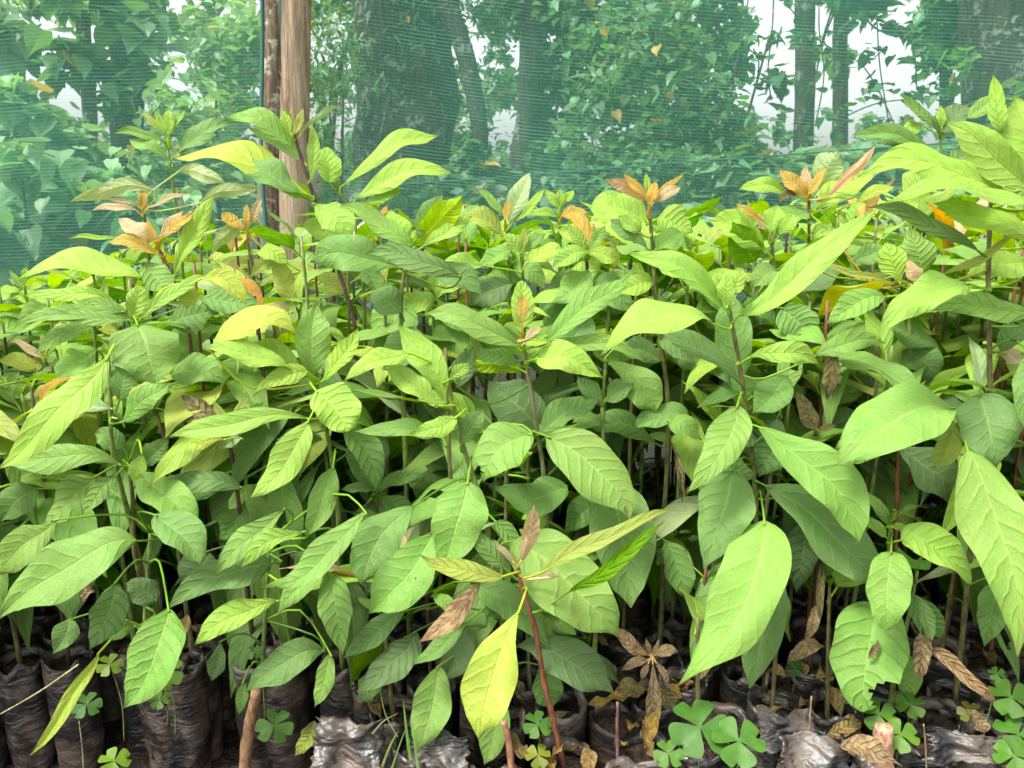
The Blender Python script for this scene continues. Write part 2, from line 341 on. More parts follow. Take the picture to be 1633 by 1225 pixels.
# ------------------------------------------------------------------ traced seedlings (bx by tx ty width colour bow near_cm flags)
from_data = r'''
@ 1.30 brown|462,188 478,245 500,312 522,380 546,450 566,520|tall slender seedling rising highest in front of the wooden post
472 236 361 185 33 S .13 0
480 252 393 205 26 W .08 -2 U
492 312 278 250 44 Y .13 1 a=60
482 314 385 264 46 M .07 4 b w=.2
504 322 440 298 24 P .1 -2 U
496 284 497 198 21 L .05 2
464 216 449 172 16 P .0 1
468 214 483 170 13 V .05 2
478 218 546 172 9 W .16 0 U
500 326 562 382 52 L .1 3
540 380 480 360 34 L .1 0
556 468 505 440 34 V .1 -2
@ 1.36 green|537,302 562,345 576,420 580,480|seedling with long lime leaves swept right, beside the tall one at the post
526 290 517 236 40 L .05 1 r
544 300 700 213 27 L .10 1
568 318 722 275 33 P .14 2
585 326 646 303 18 L .05 3
560 345 620 312 22 P .0 -3 U
575 420 600 470 34 M .1 1
@ 1.16 green|655,392 648,420 640,470 640,540|bushy seedling with broad dark leaf pointing left below the post
655 396 542 326 33 S .08 4
640 432 495 416 62 M .12 5 b a=25 w=.2
735 446 583 403 38 G .08 7
655 392 737 310 46 P .06 0 U
672 396 752 346 30 L .03 2
664 382 706 308 32 M -.05 1
652 394 624 334 44 P -.1 -2
690 430 770 470 44 G .1 1
640 500 590 470 50 G .1 2
660 520 610 590 60 M .1 0
@ 1.34 green|808,368 812,420 815,490|upright seedling with grey green spear leaf at the middle of the back rows
804 346 760 299 14 S .05 1
812 356 846 275 34 W -.03 0
817 358 868 300 13 L .05 2
805 350 812 318 13 O .0 3
800 374 738 345 34 V .15 1
830 395 880 372 20 P .12 2 
815 400 760 430 30 S .1 2
818 420 870 460 36 S .1 1
@ 1.42 green|893,335 893,380 893,440|small seedling with pale whorl of young leaves and orange side leaf
893 332 868 300 14 P .0 0
893 330 915 303 14 P .0 1
893 330 893 300 16 L .0 2
896 345 940 342 20 O .1 2
888 345 832 345 14 L .12 1
890 370 960 400 34 P .1 1
888 390 840 420 34 S .1 1
@ 1.22 green|975,428 972,470 970,520|seedling carrying one long rusty brown leaf that points up left
977 424 911 331 26 O -.05 2
970 440 925 470 36 S .1 0
900 470 960 400 40 P .05 1
965 470 1010 430 36 S .05 0
@ 1.12 olive|1035,328 1041,400 1046,480 1056,560 1066,650|straight seedling topped by orange and pink star of young leaves
1030 318 965 285 21 K .05 0 U
1033 316 994 277 13 O .0 2
1034 314 1030 274 11 P .0 1
1036 326 1046 289 18 O .0 3
1040 316 1093 275 9 O .0 1
1041 325 1086 297 18 K .05 2
1031 352 938 332 52 P .10 -2
1048 348 1105 372 52 P .08 -3
1033 396 973 352 32 M .08 2 b
1046 398 1088 370 34 S .05 1
1020 372 985 345 24 L .05 2
1100 666 1014 682 40 M .14 5 r
1068 672 1120 702 38 S .12 8
1046 420 1110 450 36 P .1 1
1044 450 985 470 36 P .1 0
1055 575 985 555 40 G .1 1
965 570 1045 656 58 S .15 2
1050 540 1110 580 40 G .1 0
1040 702 925 676 44 M .14 1
@ 1.38 red|1290,318 1290,390 1290,470|seedling with paired orange young leaves on a red stem, right of centre
1286 314 1240 272 26 O .06 2
1290 310 1316 264 15 O .02 3
1276 306 1238 322 14 B .1 1
1287 308 1283 264 22 K .0 0
1320 312 1398 232 17 K .02 2 U
1308 304 1336 238 46 W -.05 -2 U
1302 332 1396 272 44 P .06 1
1366 322 1428 298 19 Y .08 3
1252 306 1178 304 25 P .14 1
1290 340 1240 360 40 S .1 2
1295 370 1350 400 40 P .1 1
@ 1.22 olive|1228,368 1236,440 1240,540|seedling with orange pointed leaf and lime cup at its tip, behind the long leaf
1222 356 1173 324 12 O .0 2
1228 372 1240 326 34 L .0 3
1226 366 1205 340 16 K .0 1
1242 378 1265 340 30 P .0 0
1205 420 1168 352 54 T .0 0 U
1220 400 1130 350 46 P .1 1
1245 470 1345 430 66 D .12 -4
1246 492 1290 540 62 M .1 4 r a=20
1236 520 1200 470 36 M .0 2
1240 430 1200 460 40 T .1 1
@ 1.02 olive|1160,480 1171,536 1182,598 1191,665 1201,740 1206,825 1205,900|large front seedling with long lime leaf reaching up right, right of centre
1161 484 1138 430 27 P .0 1
1163 472 1184 424 27 P .05 2
1160 490 1158 440 30 L .0 3
1158 492 1000 406 37 L .13 1
1176 508 1402 324 50 L -.03 1 w=.2
1134 516 959 568 62 L .22 5 a=58
1176 606 1040 528 38 G .10 2
1178 614 1164 462 64 M .0 -3 w=.2
1192 574 1306 580 38 L .14 4
1300 570 1412 546 38 S .12 2
1207 682 1370 860 84 S .14 5 w=.14
1176 646 1095 784 68 T .12 6 o
1140 748 1206 764 48 M .1 3
1166 752 1122 905 96 M .04 5 o
1219 826 1080 1100 112 A .12 10 o w=.3 f=.25
1236 890 1195 1096 78 G .02 4
1218 772 1397 948 84 G .12 2
1255 600 1200 660 60 M .05 -2
1240 690 1210 760 66 G .05 -3
1206 700 1160 720 30 D .1 0
@ .95 green|1421,832 1418,880 1420,960 1424,1080|low seedling with rounded lime leaves at the lower right
1420 838 1382 783 22 T .0 0
1426 828 1467 806 9 T .1 1
1412 855 1371 828 21 L .1 2 r
1424 840 1452 850 15 L .1 2 r
1437 862 1549 932 62 L .20 4 r a=40
1421 880 1412 1006 74 S -.02 5 r a=15
1402 962 1374 1136 128 S -.03 1 r a=15 z
1442 1040 1446 1118 46 S .05 0
1430 940 1500 1020 50 M .1 -3
@ 1.08 grey|833,540 845,612 857,690 868,765 872,860|central seedling with grey stem and pale oval leaf holding an orange tip
834 524 832 446 40 P .0 0 r a=10
832 518 834 470 21 O .0 3 b
830 556 676 497 42 T .08 4
868 542 1007 438 44 S .0 2
856 572 962 602 52 P .12 4 o
868 556 1032 576 27 T .12 1
828 582 755 566 30 S .08 3
834 590 742 582 34 P .06 0 U
732 618 756 554 40 G -.05 4
836 542 863 519 14 K .0 4
836 548 880 548 17 P .1 4
858 692 956 640 46 M .08 3 f=.4
870 696 1003 830 92 T .16 6 o
868 690 778 606 84 D .0 -4
962 738 1006 970 106 M .03 0
905 776 785 776 62 M -.16 2
@ .99 green|712,600 722,640 735,700 756,765 778,850|pale green seedling at the centre with large pale leaf standing upright
708 642 634 520 56 P .10 3
704 646 618 576 40 L -.06 5
656 566 548 606 32 P .10 4
728 666 654 690 34 L -.08 6
694 692 564 690 31 S .05 4
848 688 772 770 78 S -.20 6 o x
746 768 706 897 92 S .03 9 r
692 846 588 980 92 S .08 6 w=.15
660 804 578 936 78 M -.14 3
715 606 748 580 22 L .0 4
712 600 705 570 14 L .0 2
735 712 770 650 34 M .0 1
790 830 830 900 30 S .1 4
@ 1.06 green|505,612 516,660 530,740 540,830|seedling with flat round pale leaf facing the viewer, left of centre
499 600 505 478 60 S -.04 0
514 606 571 525 33 P .06 2
504 622 556 690 76 L .08 7 r a=45
491 596 403 632 34 P .14 4
460 588 325 554 39 L .06 5
336 562 472 530 44 Y .26 3 a=55
482 592 395 548 34 L .10 2
497 666 268 702 38 L .06 7 
492 668 398 800 54 L .08 9
505 690 440 700 26 G .0 3
531 742 488 858 46 S .03 8 w=.3
540 660 600 780 50 M .12 0
612 700 570 740 44 D .1 -3
@ 1.10 olive|216,515 232,610 250,664 268,725|seedling with broad pale heart shaped leaf and ribbed veins at the left
210 516 224 454 36 P .0 0
219 516 249 618 110 T .02 5 o f=.12 a=25
222 512 334 442 23 L .10 2
318 446 394 484 32 Y .22 2
300 452 298 492 34 Y .0 0
206 514 66 512 24 T .06 1
205 508 130 478 20 S .1 0
270 520 350 500 54 M .1 -2
270 596 358 610 58 S .12 2
320 480 420 500 44 M .10 -3
@ 1.00 green|172,566 176,640 180,720|front seedling at the left edge with one long lime leaf hanging down left
172 568 -8 748 60 L .05 6 w=.14
180 655 84 652 42 W .12 3
196 672 272 610 42 S .05 3
190 640 205 560 44 M .0 0
165 640 110 610 40 M .1 0
@ 1.02 olive|205,740 212,800 215,880|seedling with dull green leaves fanned around it at the left
196 742 8 746 50 T .10 6
152 758 68 840 60 T .02 5
186 756 130 822 30 T -.03 6
222 756 314 855 66 S .10 7 o
386 776 249 768 40 G .04 5
226 722 210 766 29 L .05 8
200 720 150 690 40 M .1 0
230 740 270 700 40 M .0 0
60 780 0 830 60 M .1 -3
@ 1.04 brown|362,684 372,740 384,830|small seedling with brownish green young leaves left of centre
360 682 288 630 34 B .0 2
358 686 280 668 24 R .1 3
366 678 398 628 16 V .0 3
364 676 340 640 14 V .0 3
370 690 420 640 20 T .05 2
385 700 345 720 20 W .1 3
360 700 295 720 22 Y .08 5
350 770 300 800 40 M .1 0
390 800 350 860 50 M .1 -1
430 740 470 700 50 S .1 -1
@ .96 green|240,850 235,930 232,1040|leafy seedling at lower left with the broadest horizontal leaf at the frame edge
219 864 -6 990 94 S .10 8 w=.14
246 820 320 902 68 M .12 7 o
92 830 -4 915 62 T .06 4
268 966 197 1132 90 S .08 9 
185 930 143 1036 62 G .06 7
160 1036 47 1207 27 Y .03 9 f=.7
250 960 200 930 50 D .1 2
110 990 84 1042 46 G .1 2
215 1000 170 1020 30 S .1 7
@ .97 green|430,860 425,950 420,1060|leafy seedling with grey green leaves crossing to the left, below the wavy leaf
456 814 343 916 46 T .05 5
486 850 384 904 32 L .14 7
582 812 437 940 50 S -.10 8
550 866 444 982 42 S -.08 6
432 902 262 972 62 G .10 6
446 960 310 1028 50 L .10 8
528 918 546 1044 60 S .0 7
518 1036 392 1106 62 G .12 7
526 1040 502 1130 34 T .03 8
388 1088 380 1140 23 S .05 6
352 1024 338 1086 34 D .03 4
470 880 520 960 60 D .1 -2
330 880 290 940 70 D .1 -2
@ .86 red|826,905 833,940 853,1000 867,1085 882,1147 898,1222|reddish stemmed seedling nearest the viewer with bright yellow hanging leaf
830 895 852 805 29 K .05 2 U
819 896 786 860 12 K .0 1
868 912 1079 814 30 V .05 3 f=.5
905 948 1060 828 26 T -.04 2 U f=.05
806 917 668 884 36 V -.08 3 f=.4
808 910 736 838 34 M .03 0
828 972 764 1182 92 Y -.05 6 b w=.25
890 918 862 916 9 K .0 2
@ .93 green|800,880 802,960 800,1060|seedling with big plain green leaf behind the red stem
816 862 986 1020 122 T .10 1 o
822 1030 979 1108 78 D .12 2 w=.2 b
750 930 879 1034 62 M .12 0
800 1108 772 1222 52 T .02 3
700 1062 664 1202 72 T .04 4 w=.2
768 924 668 1027 38 R .08 6 b
745 990 658 1062 32 M -.05 5
664 1008 568 1102 62 D .10 3 w=.14
646 974 548 1052 42 G .02 2
602 1076 574 1120 44 G .02 0
860 1060 880 1130 56 M .0 -4
745 1000 700 1090 56 D .05 0
690 950 730 985 26 T .1 5
@ .98 brown|1040,1048 1041,1080 1042,1120|small stunted seedling with brown withered leaves in a star
1036 1046 984 1000 27 R -.1 1
1034 1052 990 1070 18 R .1 2
1044 1046 1082 1040 22 R .15 2
1041 1058 1037 1166 28 R .03 3
1046 1056 1066 1092 13 R .05 3
1034 1058 1022 1084 13 R .0 3
1041 1046 1052 1018 9 R .0 1
1038 1046 1030 1018 10 R .0 1
1030 1100 978 1106 36 B .1 0
1055 1100 1075 1140 34 B .1 0
@ .99 olive|1588,225 1580,330 1576,430 1577,520 1578,640|tall seedling at the right edge with large lime leaves across the corner
1594 212 1584 117 27 L .0 0
1652 318 1508 195 56 L .06 4 w=.12
1650 290 1618 152 84 L .05 1 a=60 w=.2
1606 312 1368 276 52 P .12 3 w=.22
1648 330 1407 320 38 L .09 6 a=58
1648 382 1488 328 44 P .05 4
1562 406 1382 329 26 G .08 4
1502 440 1622 371 15 V -.05 3
1546 456 1397 540 60 L .14 6 o w=.35
1650 508 1486 494 44 S .08 3
1412 472 1318 520 46 S .12 2
1562 626 1588 748 98 G .02 4 o
1642 560 1634 682 46 M .0 6
1523 648 1334 746 112 S .12 5
1520 670 1487 750 40 V .10 3
1542 724 1624 1042 106 A .08 9 o w=.3
1430 716 1536 806 74 D .1 -3
1592 930 1570 1030 56 M .0 2
1640 420 1540 440 60 P .1 -3
1595 560 1640 520 40 G .1 0
@ 1.45 green|1500,222 1503,290 1506,380|tall seedling with dark upper leaves against the bright gap at the right
1495 206 1437 150 17 M .0 0
1500 212 1545 166 46 D -.05 1
1490 244 1358 214 27 M .10 1
1496 254 1398 228 30 G .08 0
1510 262 1594 244 40 G .08 2
1540 190 1602 144 24 T .0 -2
1502 204 1500 168 14 L .0 1
1470 200 1440 212 24 L .1 -2
1505 340 1440 320 36 P .1 0
@ 1.20 green|1450,452 1450,520 1452,600|seedling with pale folded leaves and one pink leaf, right of centre
1436 452 1412 388 46 P .0 2
1472 432 1450 362 52 T .0 0
1464 448 1448 414 24 K .0 4
1300 422 1428 456 11 V .03 2
1346 400 1346 362 24 O .0 1 r
1360 420 1420 400 34 M .1 -1
1500 560 1400 520 50 G .1 0
1440 560 1500 610 54 G .1 -1
@ 1.06 brown|1300,688 1302,760 1304,860|small seedling with dull brown shoot in the dark gap right of centre
1302 686 1270 624 31 B .0 2
1304 688 1335 680 12 B .1 2
1296 684 1275 668 10 B .0 3
1308 700 1370 660 60 D .1 -6
1290 820 1270 945 56 D .0 -3
@ 1.34 red|254,398 276,446 300,520|seedling with bronze and grey young leaves in a whorl, upper left
252 406 170 386 23 O .12 2
190 382 107 381 8 P .05 1
246 386 188 350 29 K .05 1
248 386 234 350 15 O .0 2
257 380 308 338 15 O .0 2
255 376 292 336 18 K .02 1
276 442 342 314 32 P -.03 3
226 446 30 444 42 P .12 5 a=60
226 420 272 472 46 S .05 2
@ 1.46 brown|228,334 236,390 240,460|seedling with one upright rust red leaf and thin pink ones, upper left
227 332 229 298 16 O .0 1 r
216 336 146 336 12 K .10 1
222 330 160 320 7 K .1 0
236 332 304 308 8 K .05 1
246 302 111 326 25 W .10 0 U
284 274 362 297 25 W .12 0 U
320 322 418 304 22 W .10 1 U
@ 1.50 green|268,240 275,290 284,350 290,420|tall thin seedling with pale crown standing against the net, upper left
268 216 224 178 11 V .0 0
268 214 246 176 14 L .0 1
269 212 270 172 17 P .0 2
270 214 296 174 8 P .0 1
262 226 180 211 15 S .08 1
268 250 206 224 22 S .06 2
282 242 372 193 29 G .06 1
275 250 300 236 16 W .1 1
@ 1.40 olive|394,372 402,430 412,490|seedling with orange horned young leaves beside the post foot
393 370 353 340 22 O .0 2
394 366 393 324 11 O .0 1
397 362 417 314 14 K .0 0
386 352 338 404 25 W -.08 1 U
400 440 442 394 24 V .06 1
402 470 348 414 32 K .0 2 U
468 482 440 404 37 V -.04 3
466 496 393 484 12 K .1 4
410 400 460 420 30 P .1 1
410 450 350 455 30 S .1 1
@ 1.75 green|38,452 46,500 50,560|small distant seedling at the far left edge of the bed
36 462 14 430 11 T .0 0
38 458 42 424 11 L .0 1
40 464 76 454 11 P .1 0
34 468 -4 462 13 P .1 1
44 480 90 486 14 P .1 0
40 484 0 496 14 T .1 0
38 470 10 478 10 P .1 1
@ 1.45 olive|70,560 76,590 84,640|seedling with pinkish narrow leaves behind the lime leaf at the left
70 572 14 540 14 K .05 1
72 566 66 530 12 P .0 1
74 570 130 545 26 S .1 1
68 580 30 600 26 V .1 1
78 590 140 570 34 T .1 0
60 590 -4 575 30 Y .1 2
@ 1.10 olive|600,790 602,850 604,930|small seedling with narrow dark leaves between the pale ones, lower centre left
600 788 560 700 38 G -.05 2
602 778 675 760 26 M .1 4
598 782 545 780 18 G .05 4
606 790 660 840 40 M .1 1
596 800 560 850 36 D .05 0
@ 1.06 green|960,650 962,720 964,800|seedling half hidden in the dark hollow right of the grey stem
960 646 920 600 32 G .0 0
966 640 1010 610 34 G .05 0
970 860 1040 900 60 D .1 -2
1060 860 1095 960 50 M .05 0
1050 880 1075 900 40 D .05 0
960 800 900 850 60 M .1 -2
@ 1.24 green|690,470 692,540 694,620|seedling with broad mid green leaves in the upper middle, below the dark pointed leaf
636 480 604 564 74 S .04 2 o
738 516 680 570 60 T .1 1
690 486 640 486 38 P .1 2 r
700 500 760 530 40 S .1 1
690 470 700 420 30 L .05 0
692 480 740 440 32 P .1 1
694 560 640 620 56 M .1 0
@ 1.27 olive|832,400 834,460 836,520|seedling with dark shaded leaves and lime top behind the pale oval leaf
822 452 748 488 48 D .1 1
852 506 914 428 40 G .06 1
866 520 950 470 44 M .1 0
772 424 694 434 28 L .1 3
832 404 800 370 22 L .05 1
834 402 870 372 20 S .05 1
834 400 836 362 14 V .0 2
840 420 900 400 30 P .12 2
@ 1.13 green|150,505 154,580 158,660|seedling with long narrow leaves fanned left, left of the heart shaped leaf
200 502 18 524 26 S .08 3
192 488 36 476 24 P .10 1
150 520 56 562 30 T .08 3
152 512 110 450 24 L .05 0
150 508 170 450 22 S .0 1
156 560 90 610 46 S .1 2
158 590 210 640 44 M .1 2
@ 1.18 brown|935,400 938,470 942,560|seedling with arching light leaves between the oval leaf and the orange star
935 402 880 430 30 L .14 2
936 404 990 420 28 P .12 2
935 402 905 356 22 L .0 1
937 402 965 360 20 S .0 1
938 430 880 486 46 S .10 1
940 450 1010 500 50 M .12 1
942 500 890 560 56 G .08 1
'''
SCOL = {'brown': (.10, .06, .045), 'green': (.20, .27, .07), 'olive': (.17, .16, .06), 'red': (.24, .09, .05), 'grey': (.25, .25, .14)}
rngH = random.Random(11)
HERO = []
def front_edge(x):   # the front edge of the bed: set back at the left
    if x < -.24: return 1.055
    if x < -.08: return 1.055 - (x+.24)/.16*.235
    return .82
def ground_path(pts2, Y, rng):
    P = [at(x, y, Y) for x, y in pts2]
    last = P[-1]
    Yg = max(Y, front_edge(last.x)+.012)
    if last.z > ZSOIL+.02:
        gx = last.x + rng.uniform(-.012, .012)
        n = max(2, int((last.z-ZSOIL)/.09))
        for k in range(1, n+1): 
            t = k/n; P.append(Vector((last.x+(gx-last.x)*t+rng.uniform(-.002, .002), Y+(Yg-Y)*t, last.z+(ZSOIL-.01-last.z)*t)))
    elif last.z > ZSOIL-.05: P.append(Vector((last.x+.002, Y, ZSOIL-.012)))
    return smooth_path(P, 3)
NAME = 'potted_seedling'
cur = None
for ln in from_data.strip().split('\n'):
    ln = ln.strip()
    if ln[0] == '@':
        h, pts, lab = ln[1:].split('|'); Y, sc = h.split(); Y = float(Y)
        pts = [tuple(map(float, q.split(','))) for q in pts.split()]
        path = ground_path(pts, Y, rngH)
        root = thing(NAME, lab, 'seedling', (path[-1].x, path[-1].y, 0), 'seedlings crowded in the nursery bed')
        make_stem(root, path, .0024, .0042, SCOL[sc]); make_bud(root, path[0], rngH)
        BASES.append((path[-1].x, path[-1].y)); cur = (root, Y, path); HERO.append(cur)
    else:
        hero_leaf(cur[0], cur[1], cur[2], ln, rngH)

# ------------------------------------------------------------------ grow bags
def bag_material():
    m = NT('black_polythene'); tc = m.n('ShaderNodeTexCoord').outputs['Object']; oi = m.n('ShaderNodeObjectInfo')
    off = m.n('ShaderNodeCombineXYZ'); m.put(off.inputs[0], m.math('MULTIPLY', oi.outputs['Random'], 5.)); 
    p = m.mapping(tc, (1, 1, 2.2), off.outputs[0])
    n = m.noise(p, 22., 2, .5, 1.6); n2 = m.noise(p, 95., 4, .6, .8); d = m.noise(m.mapping(tc, (1, 1, 1), off.outputs[0]), 16., 4, .65)
    d2 = m.noise(p, 170., 3, .7)
    c = m.mix(m.mapr(d, .40, .66), (.012, .012, .013, 1), (.105, .078, .060, 1))
    c = m.mix(m.math('MULTIPLY', m.mapr(d2, .55, .7), .45), c, (.11, .09, .075, 1))
    h = m.math('ADD', n, m.math('MULTIPLY', n2, .15))
    return m.end(m.bsdf(c, m.mapr(d, .35, .75, .32, .6), m.bump(h, 1., .0055), .7))
MBAG = bag_material()
def soil_material(name, dark=1.):
    m = NT(name); tc = m.n('ShaderNodeTexCoord').outputs['Object']
    n = m.noise(tc, 55., 6, .7); n2 = m.noise(tc, 9., 3)
    vo = m.n('ShaderNodeTexVoronoi'); m.put(vo.inputs['Vector'], tc); vo.inputs['Scale'].default_value = 160.
    c = m.mix(m.mapr(n, .35, .7), (.018*dark, .012*dark, .009*dark, 1), (.10*dark, .066*dark, .045*dark, 1))
    c = m.mix(m.math('MULTIPLY', m.mapr(n2, .45, .7), .5), c, (.05*dark, .035*dark, .026*dark, 1))
    return m.end(m.bsdf(c, .9, m.bump(m.math('ADD', n, m.math('MULTIPLY', vo.outputs['Distance'], .5)), 1., .012), .25))
MSOIL = soil_material('soil')
BAGM, SOILM = [], []
def bag_mesh(seed):
    rg = random.Random(seed); NR, NA = 16, 28; V, F = [], []; H = ZSOIL + rg.uniform(.006, .02); rad = .0345
    sq = rg.uniform(0, 3); fold = rg.uniform(0, 6.28)
    for i in range(NR+3):
        for k in range(NA):
            q = 2*math.pi*k/NA
            if i <= NR: z = H*i/NR; rr = rad*(.90+.12*math.sin(min(1, i/NR*1.4)*1.5))
            else: z = H - (i-NR)*.007; rr = rad*(.90 - .05*(i-NR))
            nz = noise.noise(Vector((math.cos(q)*1.4+seed*3.1, math.sin(q)*1.4, z*20)))*.0034 + noise.noise(Vector((math.cos(q)*3+seed, math.sin(q)*3, z*60)))*.0014
            cr = -.004*math.exp(-((math.sin((q-fold)/2))/.10)**2)
            rr = rr + nz + cr + .0012*math.cos(2*(q-sq))
            zz = z + (noise.noise(Vector((math.cos(q)*1.7+seed, math.sin(q)*1.7, 4)))*.016 if i >= NR-1 else 0)
            V.append((math.cos(q)*rr, math.sin(q)*rr, max(.001, zz)))
    for i in range(NR+2):
        for k in range(NA):
            k2 = (k+1) % NA; F.append((i*NA+k, i*NA+k2, (i+1)*NA+k2, (i+1)*NA+k))
    me = bpy.data.meshes.new('grow_bag'); me.from_pydata(V, [], F); me.polygons.foreach_set('use_smooth', [True]*len(F)); me.materials.append(MBAG); BAGM.append(me)
    V, F = [(0, 0, ZSOIL)], []; n = 20
    for j in range(1, 6):
        for k in range(n):
            q = 2*math.pi*k/n; r = .033*j/5
            V.append((math.cos(q)*r, math.sin(q)*r, ZSOIL - .012*(j/5)**2 + noise.noise(Vector((math.cos(q)*r*120, math.sin(q)*r*120, seed)))*.006))
    for k in range(n):
        F.append((0, 1+k, 1+(k+1) % n))
        for j in range(4): a = 1+j*n; F.append((a+k, a+n+k, a+n+(k+1) % n, a+(k+1) % n))
    me = bpy.data.meshes.new('potting_soil'); me.from_pydata(V, [], F); me.polygons.foreach_set('use_smooth', [True]*len(F)); me.materials.append(MSOIL); SOILM.append(me)
for i in range(7): bag_mesh(i+1)
def add_bag(root, rng, bare=False):
    k = rng.randrange(7)
    o = bpy.data.objects.new('grow_bag', BAGM[k]); COL.objects.link(o); o.parent = root; o.rotation_euler.z = rng.uniform(0, 6.28); o.scale = (1, 1, rng.uniform(.95, 1.05))
    s = bpy.data.objects.new('potting_soil', SOILM[k]); COL.objects.link(s); s.parent = root
    if bare: o.name = 'bag_film'
    s.rotation_euler.z = rng.uniform(0, 6.28)
rb = random.Random(5)
for r_, Y_, p_ in HERO:
    add_bag(r_, rb)

# ------------------------------------------------------------------ filler seedlings
LIB = []
def lib_leaf(seed, kind, wr, droop, fold, wave):
    rg = random.Random(seed); NU = 16
    C = [Vector((t, 0, .10*math.sin(t*2.2) - droop*t*t)) for t in [i/NU for i in range(NU+1)]]
    V, F, UV = blade(C, Vector((0, 0, 1)), wr/2, kind, fold, wave, rg, NU, 6, curl=.15, twist=rg.uniform(-.4, .4))
    tv, tf = tube([Vector((-.16, 0, -.05)), Vector((-.07, 0, -.015)), Vector((0, 0, 0)), Vector((.06, 0, .01))], [.011, .010, .009, .007], 5)
    if seed % 3 == 0:
        hu, hs_ = rg.uniform(.4, .8), rg.choice((-.95, .9, .4))
        F = [q for n_, q in enumerate(F) if ((n_//6+.5)/NU-hu)**2/.009 + (((n_ % 6+.5)/3-1)-hs_)**2/.12 > 1]
    b = len(V); V = V + tv; F = F + [tuple(i+b for i in q) for q in tf]; UV = UV + [(.01, .5)]*len(tv)
    o = mk('leaf', V, F, MLEAF, None, (1, 1, 1), UV); me = o.data; bpy.data.objects.remove(o); LIB.append(me)
for i, a in enumerate([('e', .36, .25, .2, .12), ('o', .42, .4, .25, .15), ('b', .38, .15, .15, .1), ('e', .30, .5, .3, .15), ('o', .38, .1, .2, .2), ('b', .44, .35, .1, .1), ('e', .34, .6, .35, .1), ('e', .40, .3, .12, .25), ('o', .31, .22, .4, .28), ('e', .26, .35, .3, .2), ('b', .34, .45, .25, .3), ('o', .36, .7, .3, .2)]):
    lib_leaf(100+i, *a)
SKY = [(-400, 440), (0, 440), (100, 430), (200, 400), (300, 365), (400, 350), (500, 345), (600, 340), (700, 335), (800, 345), (950, 340), (1100, 345), (1200, 330), (1300, 318), (1400, 300), (1500, 285), (1633, 262), (2100, 240)]
def skyline(x):
    for (a, b), (c, d) in zip(SKY, SKY[1:]):
        if a <= x <= c: return b+(d-b)*(x-a)/(c-a)
    return 440
HOLES = [(735, 590, 870, 700, .9), (1000, 700, 1095, 840, 1.), (880, 590, 1000, 640, .5), (1240, 600, 1340, 900, .6), (960, 940, 1080, 1225, 1.), (1370, 740, 1540, 900, .7),
         (-50, 1060, 1700, 1400, 1.), (950, 930, 1700, 1100, .85), (-50, 1000, 160, 1100, .9), (160, 1000, 950, 1060, .6), (0, 930, 150, 1060, .9), (640, 600, 700, 660, .5)]
rngF = random.Random(77)
def allowed(P, tip, Wv, hw):
    for t, s in ((0, 0), (.2, 0), (.5, 0), (.5, .9), (.5, -.9), (.75, 0), (.75, .6), (.75, -.6), (1, 0), (.3, .7), (.3, -.7)):
        q = P + (tip-P)*t + Wv*(s*hw)
        x, y, d = proj(q)
        if d < .55: return False
        if y < skyline(x) - 4: return False
        xi, yi = int(x/4), int(y/4)
        if 0 <= xi < 409 and 0 <= yi < 307 and DEPTH[yi, xi] < 9 and d < DEPTH[yi, xi]+.012: return False
        if (xi < 0 or xi >= 409) and d < .95: return False
    x, y, d = proj((P+tip)/2)
    for a, b, c, e, pr in HOLES:
        if a < x < c and b < y < e and rngF.random() < pr: return False
    return True
FC = [('L', 6), ('S', 6), ('P', 5), ('T', 3), ('M', 2), ('V', 1), ('Y', 1), ('W', 1)]
def pick(tab):
    t = rngF.uniform(0, sum(b for a, b in tab))
    for a, b in tab:
        t -= b
        if t <= 0: return a
    return tab[0][0]
NF = 0
